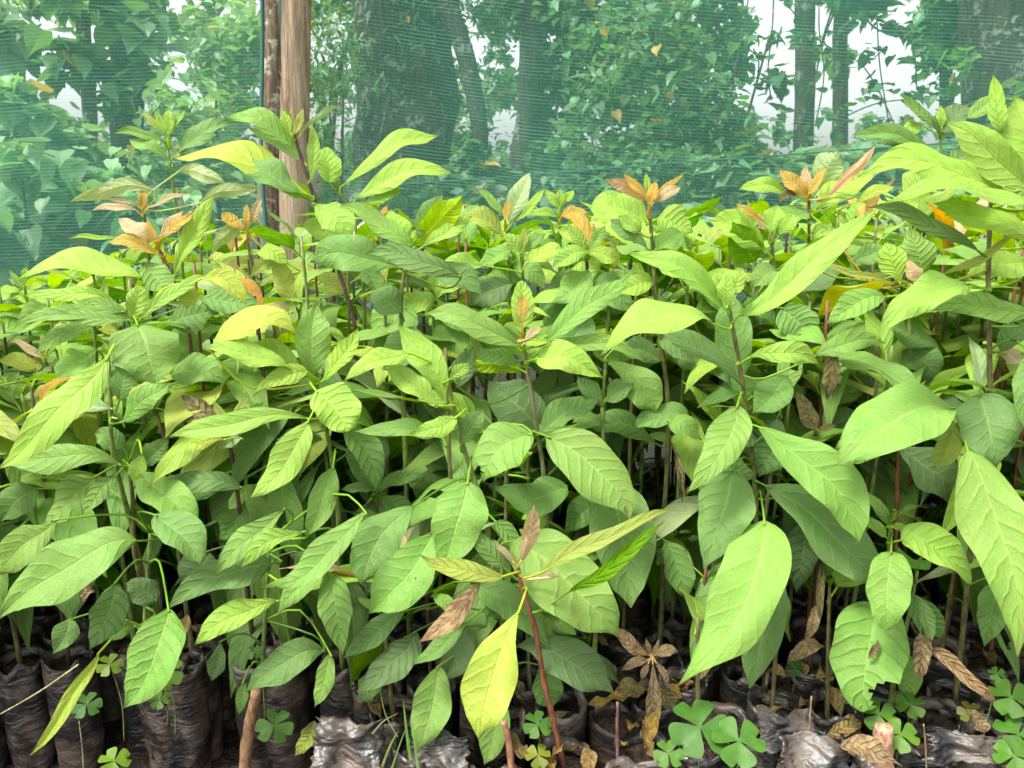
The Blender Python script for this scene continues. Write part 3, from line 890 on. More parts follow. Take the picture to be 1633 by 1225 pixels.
def filler(x, y, h, near):
    global NF
    root = thing(NAME, '', 'seedling', (x, y, 0), 'seedlings crowded in the nursery bed')
    lx, ly = rngF.uniform(-.03, .03), rngF.uniform(-.02, .02)
    def clash(z):
        px_, py_, d_ = proj((x+lx*z/h, y, z)); xi, yi = int(px_/4), int(py_/4)
        return 0 <= xi < 409 and 0 <= yi < 307 and DEPTH[yi, xi] < 9 and d_ < DEPTH[yi, xi]+.01
    for zz in np.arange(ZSOIL+.02, h, .01):
        if clash(zz): h = max(ZSOIL+.05, zz-.02); break
    if y < 1.06: h = min(h, .36)
    if h < .33 or (y < 1.06 and rngF.random() < .35):       # a bag whose seedling is missing or hidden
        root.name = 'grow_bag'; root['category'] = 'bag'; root['group'] = 'soil filled bags in the front rows'; root['stemcol'] = ''
        return root, -1
    pth = smooth_path([Vector((x+lx, y+ly, h)), Vector((x+lx*.8, y+ly*.6, h*.8)), Vector((x+lx*.3, y+ly*.3, h*.5)), Vector((x, y, ZSOIL-.01))], 3)
    scn = rngF.choice(['brown', 'green', 'olive', 'red', 'grey', 'olive']); root['stemcol'] = scn
    make_stem(root, pth, .0020, .0036, SCOL[scn])
    n = rngF.randint(14, 18); phi = rngF.uniform(0, 6.28); kept = 0
    young = rngF.random()
    for i in range(n):
        t = i/(n-1)                      # 0 top .. 1 low
        z = h - max(.0, h-min(.29, h-.05))*t**1.45 - .003
        phi += 2.4 + rngF.uniform(-.3, .3)
        L = (.085 + .105*min(1, t*2.4))*rngF.uniform(.75, 1.12)*(1.08 if y > 1.25 else 1)
        if t > .75: L *= .9
        elev = R(62 - 78*min(1, t*1.5) + rngF.uniform(-16, 16)) - R(25)*t
        d = Vector((math.cos(phi)*math.cos(elev), math.sin(phi)*math.cos(elev), math.sin(elev)))
        sp = min(pth, key=lambda p: abs(p.z-z))
        P = sp + d*.16*L; tip = P + d*L - Vector((0, 0, .22*L))
        Wv = d.cross(Vector((0, 0, 1))).normalized()
        if not allowed(P, tip, Wv, .18*L): continue
        if y > 1.5 and d.y > .3 and rngF.random() < .4: continue
        tt = t + rngF.uniform(-.12, .12)
        if tt < .14: c = rngF.choice('KKVPPLO') if young > .7 else rngF.choice('LPLPSW')
        elif tt < .58: c = pick(FC)
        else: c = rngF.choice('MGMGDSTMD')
        cc = PAL[c]; k = rngF.uniform(.82, 1.15); cc = (cc[0]*k*rngF.uniform(.9, 1.12), cc[1]*k, cc[2]*k)
        o = bpy.data.objects.new('leaf', rngF.choice(LIB) if rngF.random() < .6 else rngF.choice((LIB[0], LIB[1], LIB[3], LIB[4], LIB[6], LIB[7]))); COL.objects.link(o); o.parent = root
        X = d; Yv = Wv; roll = rngF.uniform(-.5, .5); Z = X.cross(-Yv).normalized()
        Yv2 = (-Yv)*math.cos(roll)+Z*math.sin(roll); Z2 = X.cross(Yv2)
        if Z2.z < 0: Yv2, Z2 = -Yv2, -Z2
        from mathutils import Matrix
        M = Matrix((X, Yv2, Z2)).transposed().to_4x4(); M.translation = P - root.location
        o.matrix_local = M @ Matrix.Diagonal((L, L*rngF.uniform(.78, 1.05), L, 1))
        o.color = c4(cc); kept += 1
    if kept == 0 and y < 1.15:
        for ch in [c_ for c_ in COL.objects if c_.parent == root]: bpy.data.objects.remove(ch)
        root.name = 'grow_bag'; root['category'] = 'bag'; root['group'] = 'soil filled bags in the front rows'
        return root, -1
    tx, ty, td = proj(pth[0])
    if allowed(pth[0], pth[0]+Vector((0, 0, .01)), Vector((1, 0, 0)), .004): make_bud(root, pth[0], rngF, PAL[rngF.choice('LPVP')])
    NF += 1
    return root, kept
FILL = []
rows = []
y = .822
while y < 2.05:
    pitch = .073 if y < 1.2 else (.095 if y < 1.5 else .125)
    x = -1.25 + (.5*pitch if len(rows) % 2 else 0)
    rows.append(y)
    while x < 1.25:
        xx = x + rngF.uniform(-.004, .004); yy = y + rngF.uniform(-.004, .004)
        lim = .665*yy + .10
        if abs(xx) < lim and yy > front_edge(xx)-.005 and min(math.hypot(xx-a, yy-b) for a, b in BASES) > .056:
            # height so that the top just reaches the line of the canopy
            px, py, d = proj((xx, yy, .7)); zt = at(px, skyline(px), yy).z
            h = min(zt - rngF.uniform(.0, .05), .80 + rngF.uniform(-.05, .03)) if yy > 1.12 else rngF.uniform(.48, .66)
            h = max(h, .42)
            r, k = filler(xx, yy, h, yy < 1.2)
            if True: add_bag(r, rngF, k < 0)
            elif k < 0: bpy.data.objects.remove(r); r = None
            if r: FILL.append((r, k, xx, yy))
        x += pitch
    y += pitch*.88
print('fillers', len(FILL), 'leaves', sum(k for _, k, _, _ in FILL))
LAND = [(0, 'at the left frame edge'), (110, 'near the long hanging lime leaf'), (230, 'near the heart shaped leaf'), (330, 'beside the orange horned seedling'), (430, 'in line with the post'),
        (530, 'just right of the post'), (650, 'below the massive trunk'), (760, 'left of the oval leaf seedling'), (860, 'right of the oval leaf seedling'), (960, 'left of the orange star seedling'),
        (1060, 'right of the orange star seedling'), (1160, 'near the long lime leaf'), (1270, 'below the paired orange leaves'), (1380, 'below the bright gap'), (1480, 'left of the tall right seedling'), (1580, 'at the right frame edge')]
for r, k, x_, y_ in FILL:
    px, py, d = proj((x_, y_, .5))
    side = [b for a, b in LAND if px >= a or a == 0][-1]
    st = r['stemcol']; del r['stemcol']
    if k < 0: lab = 'soil filled black bag, ' + ('front row, ' if y_ < .95 else 'inner row, ') + side
    elif y_ < 1.0: lab = st+' stemmed seedling in the front rows, ' + side
    elif y_ < 1.3: lab = 'shaded '+st+' stemmed seedling in the inner rows, ' + side
    elif y_ < 1.65: lab = st+' stemmed seedling under the upper canopy, ' + side
    else: lab = st+' stemmed seedling in the farthest rows by the net, ' + side
    r['label'] = lab
# ------------------------------------------------------------------ ground
def grid(name, x0, x1, y0, y1, nx, ny, zf, mat):
    V = [(x0+(x1-x0)*i/nx, y0+(y1-y0)*j/ny, 0) for j in range(ny+1) for i in range(nx+1)]
    V = [(a, b, zf(a, b)) for a, b, _ in V]
    F = [(j*(nx+1)+i, j*(nx+1)+i+1, (j+1)*(nx+1)+i+1, (j+1)*(nx+1)+i) for j in range(ny) for i in range(nx)]
    return mk(name, V, F, mat)
def gz(x, y):
    f = 0 if y < 2.4 else min(1, (y-2.4)/3)
    return noise.noise(Vector((x*.5, y*.5, 0)))*.10*f + .02*(y-2.4)*f
struct(grid('ground', -60, 60, -10, 110, 120, 120, gz, soil_material('earth', .8)))
# ------------------------------------------------------------------ wooden post
m = NT('weathered_wood'); tc = m.n('ShaderNodeTexCoord').outputs['Object']
g1 = m.noise(m.mapping(tc, (1, 1, .045)), 95., 6, .7, .3); g2 = m.noise(m.mapping(tc, (1, 1, .12)), 22., 3); g3 = m.noise(m.mapping(tc, (1, 1, .03)), 330., 3, .6)
c = m.mix(m.mapr(g1, .38, .62), (.17, .11, .065, 1), (.50, .37, .24, 1)); c = m.mix(m.math('MULTIPLY', m.mapr(g2, .5, .75), .5), c, (.62, .50, .38, 1))
c = m.mix(m.math('MULTIPLY', m.mapr(g3, .55, .7), .5), c, (.13, .08, .05, 1))
MWOOD = m.end(m.bsdf(c, .8, m.bump(m.math('ADD', g1, m.math('MULTIPLY', g3, .6)), 1., .014), .2))
PY = 2.10
pa = at(471, 360, PY); pb = at(473, -60, PY)
pp = []; rr = []
for i in range(40):
    t = i/39; z = -.02 + t*2.4; xx = pa.x + (pb.x-pa.x)*(z-pa.z)/(pb.z-pa.z)
    pp.append(Vector((xx + .003*math.sin(z*5), PY, z))); rr.append(.0375 - .004*t + .0012*math.sin(z*9))
V, F = tube(pp, rr, 24)
V = [v + Vector((noise.noise(v*22), noise.noise(v*22+Vector((5, 5, 5))), 0))*.0022 for v in V]
tag(mk('wooden_post', V, F, MWOOD), 'peeled weathered wooden post standing upright behind the seedlings', 'post')
# ------------------------------------------------------------------ green shade net: two panels, left one ends just short of the post
m = NT('shade_net_weave'); tc = m.n('ShaderNodeTexCoord').outputs['UV']; sp = m.n('ShaderNodeSeparateXYZ'); m.put(sp.inputs[0], tc)
wv = m.noise(tc, 1.6, 3); wv2 = m.noise(m.mapping(tc, (1, 8, 1)), 3., 2)
zz = m.math('ADD', sp.outputs[1], m.math('MULTIPLY', wv, .05))
fr = m.math('ABSOLUTE', m.math('SUBTRACT', m.math('FRACT', m.math('MULTIPLY', zz, 118.)), .5))
th = m.mapr(fr, .32, .42)
fx = m.math('ABSOLUTE', m.math('SUBTRACT', m.math('FRACT', m.math('MULTIPLY', sp.outputs[0], 330.)), .5))
tv = m.mapr(fx, .38, .46)
al = m.math('ADD', .285, m.math('MULTIPLY', th, m.mapr(wv2, .3, .7, .03, .20)))
al = m.math('ADD', al, m.math('MULTIPLY', tv, .08)); al = m.math('ADD', al, m.mapr(wv, .4, .7, -.05, .08))
cc = m.mix(th, (.15, .45, .33, 1), (.27, .57, .46, 1))
df = m.n('ShaderNodeBsdfDiffuse'); m.put(df.inputs[0], cc); tl = m.n('ShaderNodeBsdfTranslucent'); m.put(tl.inputs[0], cc)
m1 = m.n('ShaderNodeMixShader'); m1.inputs[0].default_value = .5; m.put(m1.inputs[1], df.outputs[0]); m.put(m1.inputs[2], tl.outputs[0])
tp = m.n('ShaderNodeBsdfTransparent'); m2 = m.n('ShaderNodeMixShader'); m.put(m2.inputs[0], al); m.put(m2.inputs[1], tp.outputs[0]); m.put(m2.inputs[2], m1.outputs[0])
MNET = m.end(m2.outputs[0])
def net(x0, x1, z1, yf, label, slope=0., hem=None):
    nx, nz = 60, 40; V, UV = [], []
    for j in range(nz+1):
        for i in range(nx+1):
            x = x0+(x1-x0)*i/nx; z = z1*j/nz
            V.append(Vector((x + (hem(z) if hem and i == nx else 0), yf(x, z), z))); UV.append((x, z+slope*x + .012*math.sin(x*2.3)))
    F = [(j*(nx+1)+i, j*(nx+1)+i+1, (j+1)*(nx+1)+i+1, (j+1)*(nx+1)+i) for j in range(nz) for i in range(nx)]
    return tag(mk('shade_net', V, F, MNET, None, None, UV), label, 'net')
xe = at(424, 200, 2.13).x
l_ = net(-3.2, xe, 2.3, lambda x, z: 2.13 + .02*math.sin(x*7+z) + .03*math.exp(-((x-xe)/.05)**2)*math.sin(z*6), 'green shade net panel left of the post, ending in a dark hem', -.02, lambda z: .012*math.sin(z*5))
xr = at(492, 200, 2.17).x
r_ = net(xr-.05, 3.4, 2.3, lambda x, z: 2.165 + .03*math.sin(x*4+z*.7), 'green shade net panel stretched from the post to the right', .075)
# rolled hem of the left panel
mh = NT('net_hem'); MHEM = mh.end(mh.bsdf((.02, .11, .085, 1), .7))
hp = [Vector((xe + .012*math.sin(z*5), 2.13+.03*math.sin(z*6), z)) for z in np.linspace(.01, 2.29, 50)]
V, F = tube(hp, [.0055]*50, 6); mk('hem', V, F, MHEM, l_)
# straining wire behind the net
V, F = tube([at(560, 300, 2.24), at(800, 283, 2.24), at(1100, 258, 2.24), at(1700, 215, 2.24)], [.0022]*4, 6)
tag(mk('wire', V, F, MHEM), 'dark straining wire running behind the right net panel', 'wire')

# ------------------------------------------------------------------ trees behind the net
rngB = np.random.default_rng(9)
def heart(n):
    # unit leaf: 8 outline vertices + midrib, folded
    o = np.array([[0, 0, 0], [-.06, .30, .05], [.18, .46, .09], [.50, .36, .07], [.80, .14, .02], [1.05, 0, -.10],
                  [.80, -.14, .02], [.50, -.36, .07], [.18, -.46, .09], [-.06, -.30, .05], [.5, 0, -.03]])
    f = [(0, 10, 2, 1), (10, 5, 4, 3), (2, 10, 3, 3), (0, 9, 8, 10), (10, 8, 7, 7), (10, 7, 6, 5)]
    return o, [(0, 10, 2, 1), (10, 3, 2), (10, 5, 4, 3), (0, 9, 8, 10), (10, 8, 7), (10, 7, 6, 5)]
def lance():
    o = np.array([[0, 0, 0], [.25, .13, .04], [.6, .14, .03], [1.0, 0, -.08], [.6, -.14, .03], [.25, -.13, .04], [.45, 0, 0]])
    return o, [(0, 6, 2, 1), (6, 3, 2), (0, 5, 4, 6), (6, 4, 3)]
def foliage(name, blobs, n, size, kind, color, parent=None, mat=None):
    """ blobs: (centre, (rx,ry,rz)); clumped leaf faces spread through each volume """
    o, f = heart(0) if kind == 'h' else lance()
    vol = np.array([b[1][0]*b[1][2] for b in blobs]); vol = vol/vol.sum()
    V, F = [], []; base = 0
    for (c, r), w_ in zip(blobs, vol):
        k = int(n*w_); ncl = max(3, k//28)
        cc = rngB.normal(size=(ncl, 3)); cc /= np.linalg.norm(cc, axis=1)[:, None]; cc *= rngB.uniform(.25, 1, size=(ncl, 1))**.5
        idx = rngB.integers(0, ncl, k); P = cc[idx] + rngB.normal(size=(k, 3))*.16
        P = P*np.array(r) + np.array(c)
        az = rngB.uniform(0, 2*np.pi, k); el = rngB.uniform(-1.2, .35, k); sz = size*rngB.uniform(.55, 1.25, k)
        X = np.stack([np.cos(az)*np.cos(el), np.sin(az)*np.cos(el), np.sin(el)], 1)
        U = np.array([0, 0, 1.]) + rngB.normal(size=(k, 3))*.35; Yv = np.cross(U, X); Yv /= np.linalg.norm(Yv, axis=1)[:, None]; Z = np.cross(X, Yv)
        vs = P[:, None, :] + sz[:, None, None]*(o[None, :, 0, None]*X[:, None, :] + o[None, :, 1, None]*Yv[:, None, :] + o[None, :, 2, None]*Z[:, None, :])
        V.append(vs.reshape(-1, 3)); m_ = len(o)
        for q in range(k):
            b = base + q*m_
            for ff in f: F.append(tuple(b+i for i in ff))
        base += k*m_
    V = np.concatenate(V)
    if parent is not None: V = V - np.array(parent.location)
    me = bpy.data.meshes.new(name); me.from_pydata(V.tolist(), [], F); me.materials.append(mat or MBG); me.update()
    ob = bpy.data.objects.new(name, me); COL.objects.link(ob); ob.parent = parent; ob.color = c4(color); return ob
def B(px, py, Y, rx, rz, ry=None):
    k = Y/FPX; return (tuple(at(px, py, Y)), (rx*k, ry if ry else .25*(rx+rz)*k+.15, rz*k))
def trunk_pts(pts, Y, w0, w1, parent, mat, name='trunk', n=18):
    P = [at(x, y, Y) for x, y in pts]
    if P[-1].z > .1 and name == 'trunk': P.append(Vector((P[-1].x, Y, -.05)))
    P = smooth_path(P, 5); r = [(w0+(w1-w0)*i/(len(P)-1))/2*Y/FPX for i in range(len(P))]
    V, F = tube(P, r, n)
    V = [v + Vector((noise.noise(v*3), noise.noise(v*3+Vector((9, 0, 0))), 0))*r[0]*.35 for v in V]
    return mk(name, [v-parent.location for v in V], F, mat, parent)
def tree(label, Y, pts, w0, w1, blobs, n, size, kind, color, mat=None, branches=(), cat='tree', group='trees behind the net'):
    b = at(pts[-1][0], pts[-1][1], Y); root = thing('tree', label, cat, (b.x, Y, 0), group)
    trunk_pts(pts, Y, w0, w1, root, mat or MBARK)
    for bp, a, c in branches: trunk_pts(bp, Y, a, c, root, mat or MBARK, 'branch', 8)
    if blobs: foliage('crown', blobs, n, size, kind, color, root)
    return root
GB, GT, GL = (.07, .16, .07), (.12, .25, .10), (.24, .40, .14)
tree('massive dark trunked tree draped in small leaves, right of the post', 5.6, [(640, -400), (645, -50), (648, 150), (640, 340)], 150, 158,
     [B(560, 20, 5.2, 90, 120), B(700, -60, 5.4, 130, 100), B(620, -160, 5.6, 220, 100), B(770, 60, 5.9, 60, 130), B(790, 250, 5.9, 60, 60)], 4200, .07, 'l', GB,
     branches=[([(600, -40), (540, 120), (528, 300)], 10, 6)])
tree('thick lichen spotted trunk at the right edge of the photo', 4.6, [(1612, -300), (1605, 0), (1600, 200), (1600, 420)], 112, 118,
     [B(1650, -150, 4.6, 140, 120)], 500, .09, 'h', GT)
tree('straight trunk behind the net, left of a thinner twin, in the bright gap', 6.2, [(1282, -250), (1284, 0), (1283, 120), (1280, 400)], 27, 32,
     [B(1290, -60, 6.2, 70, 40)], 300, .10, 'h', GT)
tree('thinner trunk with drooping twigs in the bright gap', 6.0, [(1340, -250), (1342, 0), (1340, 150), (1338, 400)], 21, 24,
     [B(1340, -50, 6.0, 60, 50)], 260, .09, 'h', GT, branches=[([(1350, -20), (1315, 60), (1290, 180)], 4, 2), ([(1338, -10), (1322, 30), (1310, 70)], 4, 2), ([(1345, -30), (1390, 40), (1440, 60)], 4, 2)])
tree('small tree with single slim stem before the white sky', 5.0, [(1515, -40), (1512, 60), (1508, 150), (1505, 330)], 22, 14,
     [B(1520, 20, 5., 62, 62), B(1480, 50, 5., 60, 45), B(1420, -5, 5., 70, 40)], 380, .13, 'h', (.07, .20, .06))
tree('leaning dark trunk forked behind the net in the middle', 5.2, [(880, -200), (852, 0), (846, 110), (838, 200), (812, 400)], 46, 34,
     [B(900, -40, 5.3, 110, 70), B(980, 60, 5.0, 90, 90), B(890, 150, 5.5, 50, 120)], 2900, .08, 'h', GB, branches=[([(690, -60), (738, 80), (762, 180), (770, 320)], 30, 22), ([(880, 40), (960, -40), (1010, -140)], 18, 8)])
tree('dark trunk wrapped in broad vine leaves at the left', 4.2, [(196, -250), (190, 0), (205, 130), (200, 420)], 54, 44,
     [B(160, 10, 4., 120, 80), B(60, 130, 3.9, 110, 90), B(230, 150, 4., 60, 60)], 560, .11, 'h', GT)
tree('brown lichen covered trunk seen through the gap beside the post', 3.2, [(436, -250), (434, 0), (432, 150), (430, 430)], 34, 34, [], 0, .1, 'h', GT, MBARK2)
tree('thin crooked trunk behind the net at upper left', 5.2, [(118, -250), (128, 0), (142, 140), (150, 420)], 22, 20,
     [B(60, -30, 5., 120, 60), B(330, 20, 5.0, 100, 90), B(250, -20, 5., 80, 50)], 720, .08, 'h', GL)
def bush(label, blobs, n, size, kind, color, group='bushes behind the net', cat='bush'):
    c = blobs[0][0]; root = thing('bush', label, cat, (c[0], c[1], 0), group)
    foliage('foliage', blobs, n, size, kind, color, root)
    V, F = [], []
    for k in range(4):
        a = k*1.7; P = smooth_path([Vector((.03*math.cos(a), .03*math.sin(a), -.03)), Vector((.12*math.cos(a), .1*math.sin(a), c[2]*.5)), Vector((.3*math.cos(a), .2*math.sin(a), c[2]+.1))], 4)
        v, f = tube(P, [.014-.009*i/(len(P)-1) for i in range(len(P))], 6); b = len(V); V += v; F += [tuple(i+b for i in q) for q in f]
    mk('stems', V, F, MBARK, root)
    return root
bush('pale broad leaved bush close behind the net at far left', [B(40, 330, 3.2, 130, 110), B(150, 380, 3.3, 120, 90), B(60, 210, 3.4, 90, 60)], 1500, .10, 'h', (.22, .40, .20))
bush('light green leafy bush behind the net left of the post', [B(330, 200, 3.6, 90, 110), B(300, 330, 3.5, 110, 90), B(380, 90, 3.8, 60, 90)], 2300, .055, 'h', (.22, .38, .17))
bush('bush of fine leaves just right of the post', [B(525, 190, 4.2, 40, 130), B(530, 60, 4.3, 50, 90), B(545, 330, 4., 70, 60)], 1500, .05, 'l', GT)
bush('dark low bush in front of the massive trunk', [B(640, 380, 4.6, 120, 90), B(700, 330, 4.8, 70, 70)], 900, .09, 'h', GB)
bush('dark bush under the leaning trunk', [B(800, 370, 4.2, 110, 80), B(890, 330, 4.3, 80, 90), B(770, 280, 4.9, 40, 60)], 1300, .08, 'h', GB)
bush('tall leafy thicket behind the net right of the middle', [B(960, 230, 4.6, 90, 120), B(1050, 150, 4.4, 90, 140), B(1010, 330, 4.2, 130, 90), B(1000, 40, 5., 120, 70)], 3800, .065, 'h', (.10, .22, .09))
bush('paler thicket edge beside the bright gap', [B(1130, 90, 4.3, 60, 130), B(1150, 250, 4.2, 80, 90)], 1500, .06, 'h', (.09, .22, .08))
bush('broad leaved low bush below the bright gap', [B(1240, 300, 4.0, 120, 70), B(1360, 290, 4.1, 130, 55), B(1180, 350, 3.8, 90, 70), B(1480, 300, 4.2, 90, 60)], 1900, .10, 'h', (.15, .28, .13))
bush('shaded bush beside the thick trunk at the right', [B(1560, 330, 4.0, 100, 90), B(1680, 240, 4.2, 90, 140)], 900, .09, 'h', GT)
# hanging vines in the bright gap, each with its stem and leaves
def vine(label, pts, Y, n, size, color=(.06, .17, .06)):
    P = smooth_path([at(x, y, Y) for x, y in pts], 6); root = thing('vine', label, 'vine', P[0], 'vines hanging behind the net')
    V, F = tube(P, [.004]*len(P), 5); mk('stem', [v-root.location for v in V], F, MBARK, root)
    bl = [(tuple(P[int(i)]), (.12, .10, .10)) for i in np.linspace(0, len(P)-1, max(3, n//5))]
    foliage('foliage', bl, int(n*1.9), size*.72, 'h', color, root)
vine('vine with wide heart leaves hanging before the first twin trunk', [(1235, -60), (1232, 40), (1225, 110), (1230, 160)], 4.6, 22, .13)
vine('vine trailing across the upper right gap', [(1300, -60), (1380, 20), (1450, 60), (1462, 140)], 4.7, 34, .12)
vine('curled vine with sparse leaves at the left of the gap', [(1160, 20), (1185, 70), (1210, 100), (1195, 180)], 4.4, 26, .08)
vine('vine in the middle of the white sky patch', [(1395, -50), (1400, 60), (1405, 120), (1420, 210)], 4.8, 26, .10)
vine('vine sagging low under the white sky patch', [(1340, 190), (1400, 165), (1480, 158), (1540, 170)], 4.6, 26, .09)
vine('vine looping beside the thick right trunk', [(1530, -60), (1545, 40), (1535, 110), (1548, 190)], 4.4, 28, .11, (.12, .28, .06))
vine('fine trailing vine between the twin trunks', [(1310, -60), (1306, 40), (1314, 120), (1300, 200)], 4.9, 30, .08)
vine('long thin vine crossing before the white patch', [(1220, -40), (1300, 60), (1380, 110), (1440, 230)], 5.1, 40, .08)
vine('leafy vine hanging left of the slim stem', [(1480, -60), (1475, 20), (1490, 80), (1478, 120)], 4.9, 34, .10, (.12, .28, .06))
vine('bare looking vine dangling at the left of the gap', [(1200, -60), (1190, 20), (1175, 90), (1182, 130)], 4.7, 30, .07)
# far wood
bl = []
for px in range(-300, 2000, 90):
    for Y_ in (9.0, 12.0):
        for py in (380, 250, 120, -20, -160):
            x_ = px + (45 if Y_ > 10 else 0)
            if 1180 < x_ < 1560 and -80 < py < 230 and rngB.random() < .72: continue
            
            if rngB.random() < ((.62 if x_ < 430 else .28) if py < 200 else .02): continue
            bl.append(B(x_ + rngB.uniform(-30, 30), py+rngB.uniform(-25, 25), Y_, 62, 62, .6))
struct(foliage('far_wood', bl, 21000, .15, 'h', (.12, .25, .11)), 'stuff')
# ------------------------------------------------------------------ small things on and between the bags
rd = random.Random(3)
MOX = None
m = NT('clover_leaf'); uv = m.n('ShaderNodeUVMap').outputs[0]; oi = m.n('ShaderNodeObjectInfo'); tcc = m.n('ShaderNodeTexCoord').outputs['Object']
nn = m.noise(tcc, 90., 3); cc = m.mix(m.mapr(nn, .3, .7), oi.outputs['Color'], m.mix(1., oi.outputs['Color'], (1.35, 1.25, 1.2, 1), 'MULTIPLY'))
p = m.bsdf(cc, .5, m.bump(nn, .5, .001), .35); tr = m.n('ShaderNodeBsdfTranslucent'); m.put(tr.inputs[0], cc); ms = m.n('ShaderNodeMixShader'); ms.inputs[0].default_value = .35
m.put(ms.inputs[1], p); m.put(ms.inputs[2], tr.outputs[0]); MOX = m.end(ms.outputs[0])
def clover(px, py, Y, size_px, label, col=(.10, .33, .075), rot=0., zbase=ZSOIL):
    c = at(px, py, Y); s = size_px*Y/FPX/2*1.12
    root = thing('clover', label, 'clover', (c.x, Y+.01, zbase-.02), 'clovers sprouting between the bags')
    v = (CAMP-c).normalized(); up = (v*.75 + Vector((rd.uniform(-.15, .15), 0, .75))).normalized()
    X = Vector((1, 0, 0)); X = (X - up*X.dot(up)).normalized(); Yx = up.cross(X)
    for k in range(3):
        q = rot + k*2.094 + math.pi/2; d = X*math.cos(q) + Yx*math.sin(q); w_ = up.cross(d)
        V, F, UV = [], [], []; NU = 10
        hwd = [.02, .14, .29, .45, .60, .72, .78, .78, .70, .50, .26]
        for i in range(NU+1):
            u = i/NU
            for j in range(-4, 5):
                s_ = j/4; aa = abs(s_)
                ext = u*(1 - .0*aa) ; notch = (.26*(1-aa)**1.3)*u**4
                r_ = (ext - notch)
                V.append(c - root.location + d*(s*r_*1.02) + w_*(s*hwd[i]*s_*.86) + up*(s*(.16*aa*hwd[i] - .22*u*u + .02*math.sin(u*7+k)))); UV.append((u, .5+.5*s_))
        n_ = 9
        for i in range(NU):
            for j in range(8): F.append((i*n_+j, i*n_+j+1, (i+1)*n_+j+1, (i+1)*n_+j)[::-1])
        kk = rd.uniform(.9, 1.12); mk('leaflet', V, F, MOX, root, (col[0]*kk*.66, col[1]*kk*.47, col[2]*kk*.24), UV)
    P = smooth_path([Vector((0, 0, 0)), (c-root.location)*.5+Vector((.004, .004, 0)), c-root.location], 4)
    V, F = tube(P, [.0008]*len(P), 5); mk('stalk', V, F, MSTEM, root, (.20, .30, .10))
for a in [
 (138, 1124, .98, 46, 'pair leafed clover against the left bags under the yellow drooping leaf', (.07, .27, .09), .4),
 (262, 1072, .93, 60, 'clover with large folded leaflets beside the lower left leaf', (.14, .38, .08), 1.9),
 (255, 1116, .95, 32, 'tiny clover below the folded one at lower left', (.10, .33, .08), .9),
 (438, 1157, .93, 60, 'clover spread flat beside the broken stick', (.11, .36, .13), 2.1),
 (182, 1214, .86, 50, 'bright clover at the bottom edge of the left bags', (.17, .45, .06), 1.0),
 (175, 1060, .92, 40, 'pale clover behind the yellow drooping leaf', (.18, .40, .08), .5),
 (406, 1040, .93, 26, 'tiny clover above the grey green drooping leaf', (.08, .30, .06), .2),
 (857, 1155, .86, 48, 'clover just left of the red stem', (.08, .32, .07), .3),
 (858, 1205, .84, 42, 'clover with yellowing leaflet at the foot of the red stem', (.22, .38, .07), 1.2),
 (1116, 1160, .80, 102, 'largest clover with heart leaflets, below the yellow green leaf', (.085, .34, .085), .15),
 (1178, 1182, .78, 86, 'second large clover overlapping the largest one', (.095, .36, .09), 2.9),
 (1066, 1202, .78, 50, 'small round clover left of the largest one', (.11, .38, .10), .0),
 (1402, 1140, .88, 56, 'clover under the bitten lime leaf', (.08, .30, .05), .5),
 (1452, 1124, .90, 46, 'clover right of the bitten lime leaf', (.09, .32, .06), 1.3),
 (1436, 1172, .84, 58, 'clover beside the cut stump', (.12, .38, .06), 2.6),
 (1612, 1112, .86, 66, 'clover at the right edge, topmost of the column', (.09, .34, .06), .5),
 (1625, 1172, .83, 76, 'clover at the right edge, middle of the column', (.08, .32, .06), 2.4),
 (1618, 1206, .80, 64, 'clover at the right edge, lowest of the column', (.10, .36, .07), 1.0),
 (1590, 1075, .90, 26, 'tiny clover above the right edge column', (.08, .30, .05), .4),
 (1268, 1065, .98, 28, 'tiny dark clover in the shade right of centre', (.05, .20, .05), .9),
 (1548, 1136, .88, 40, 'dull olive clover beside the curled dry leaf', (.16, .25, .07), 1.7)]:
    clover(a[0], a[1], a[2], a[3], a[4], a[5], a[6])
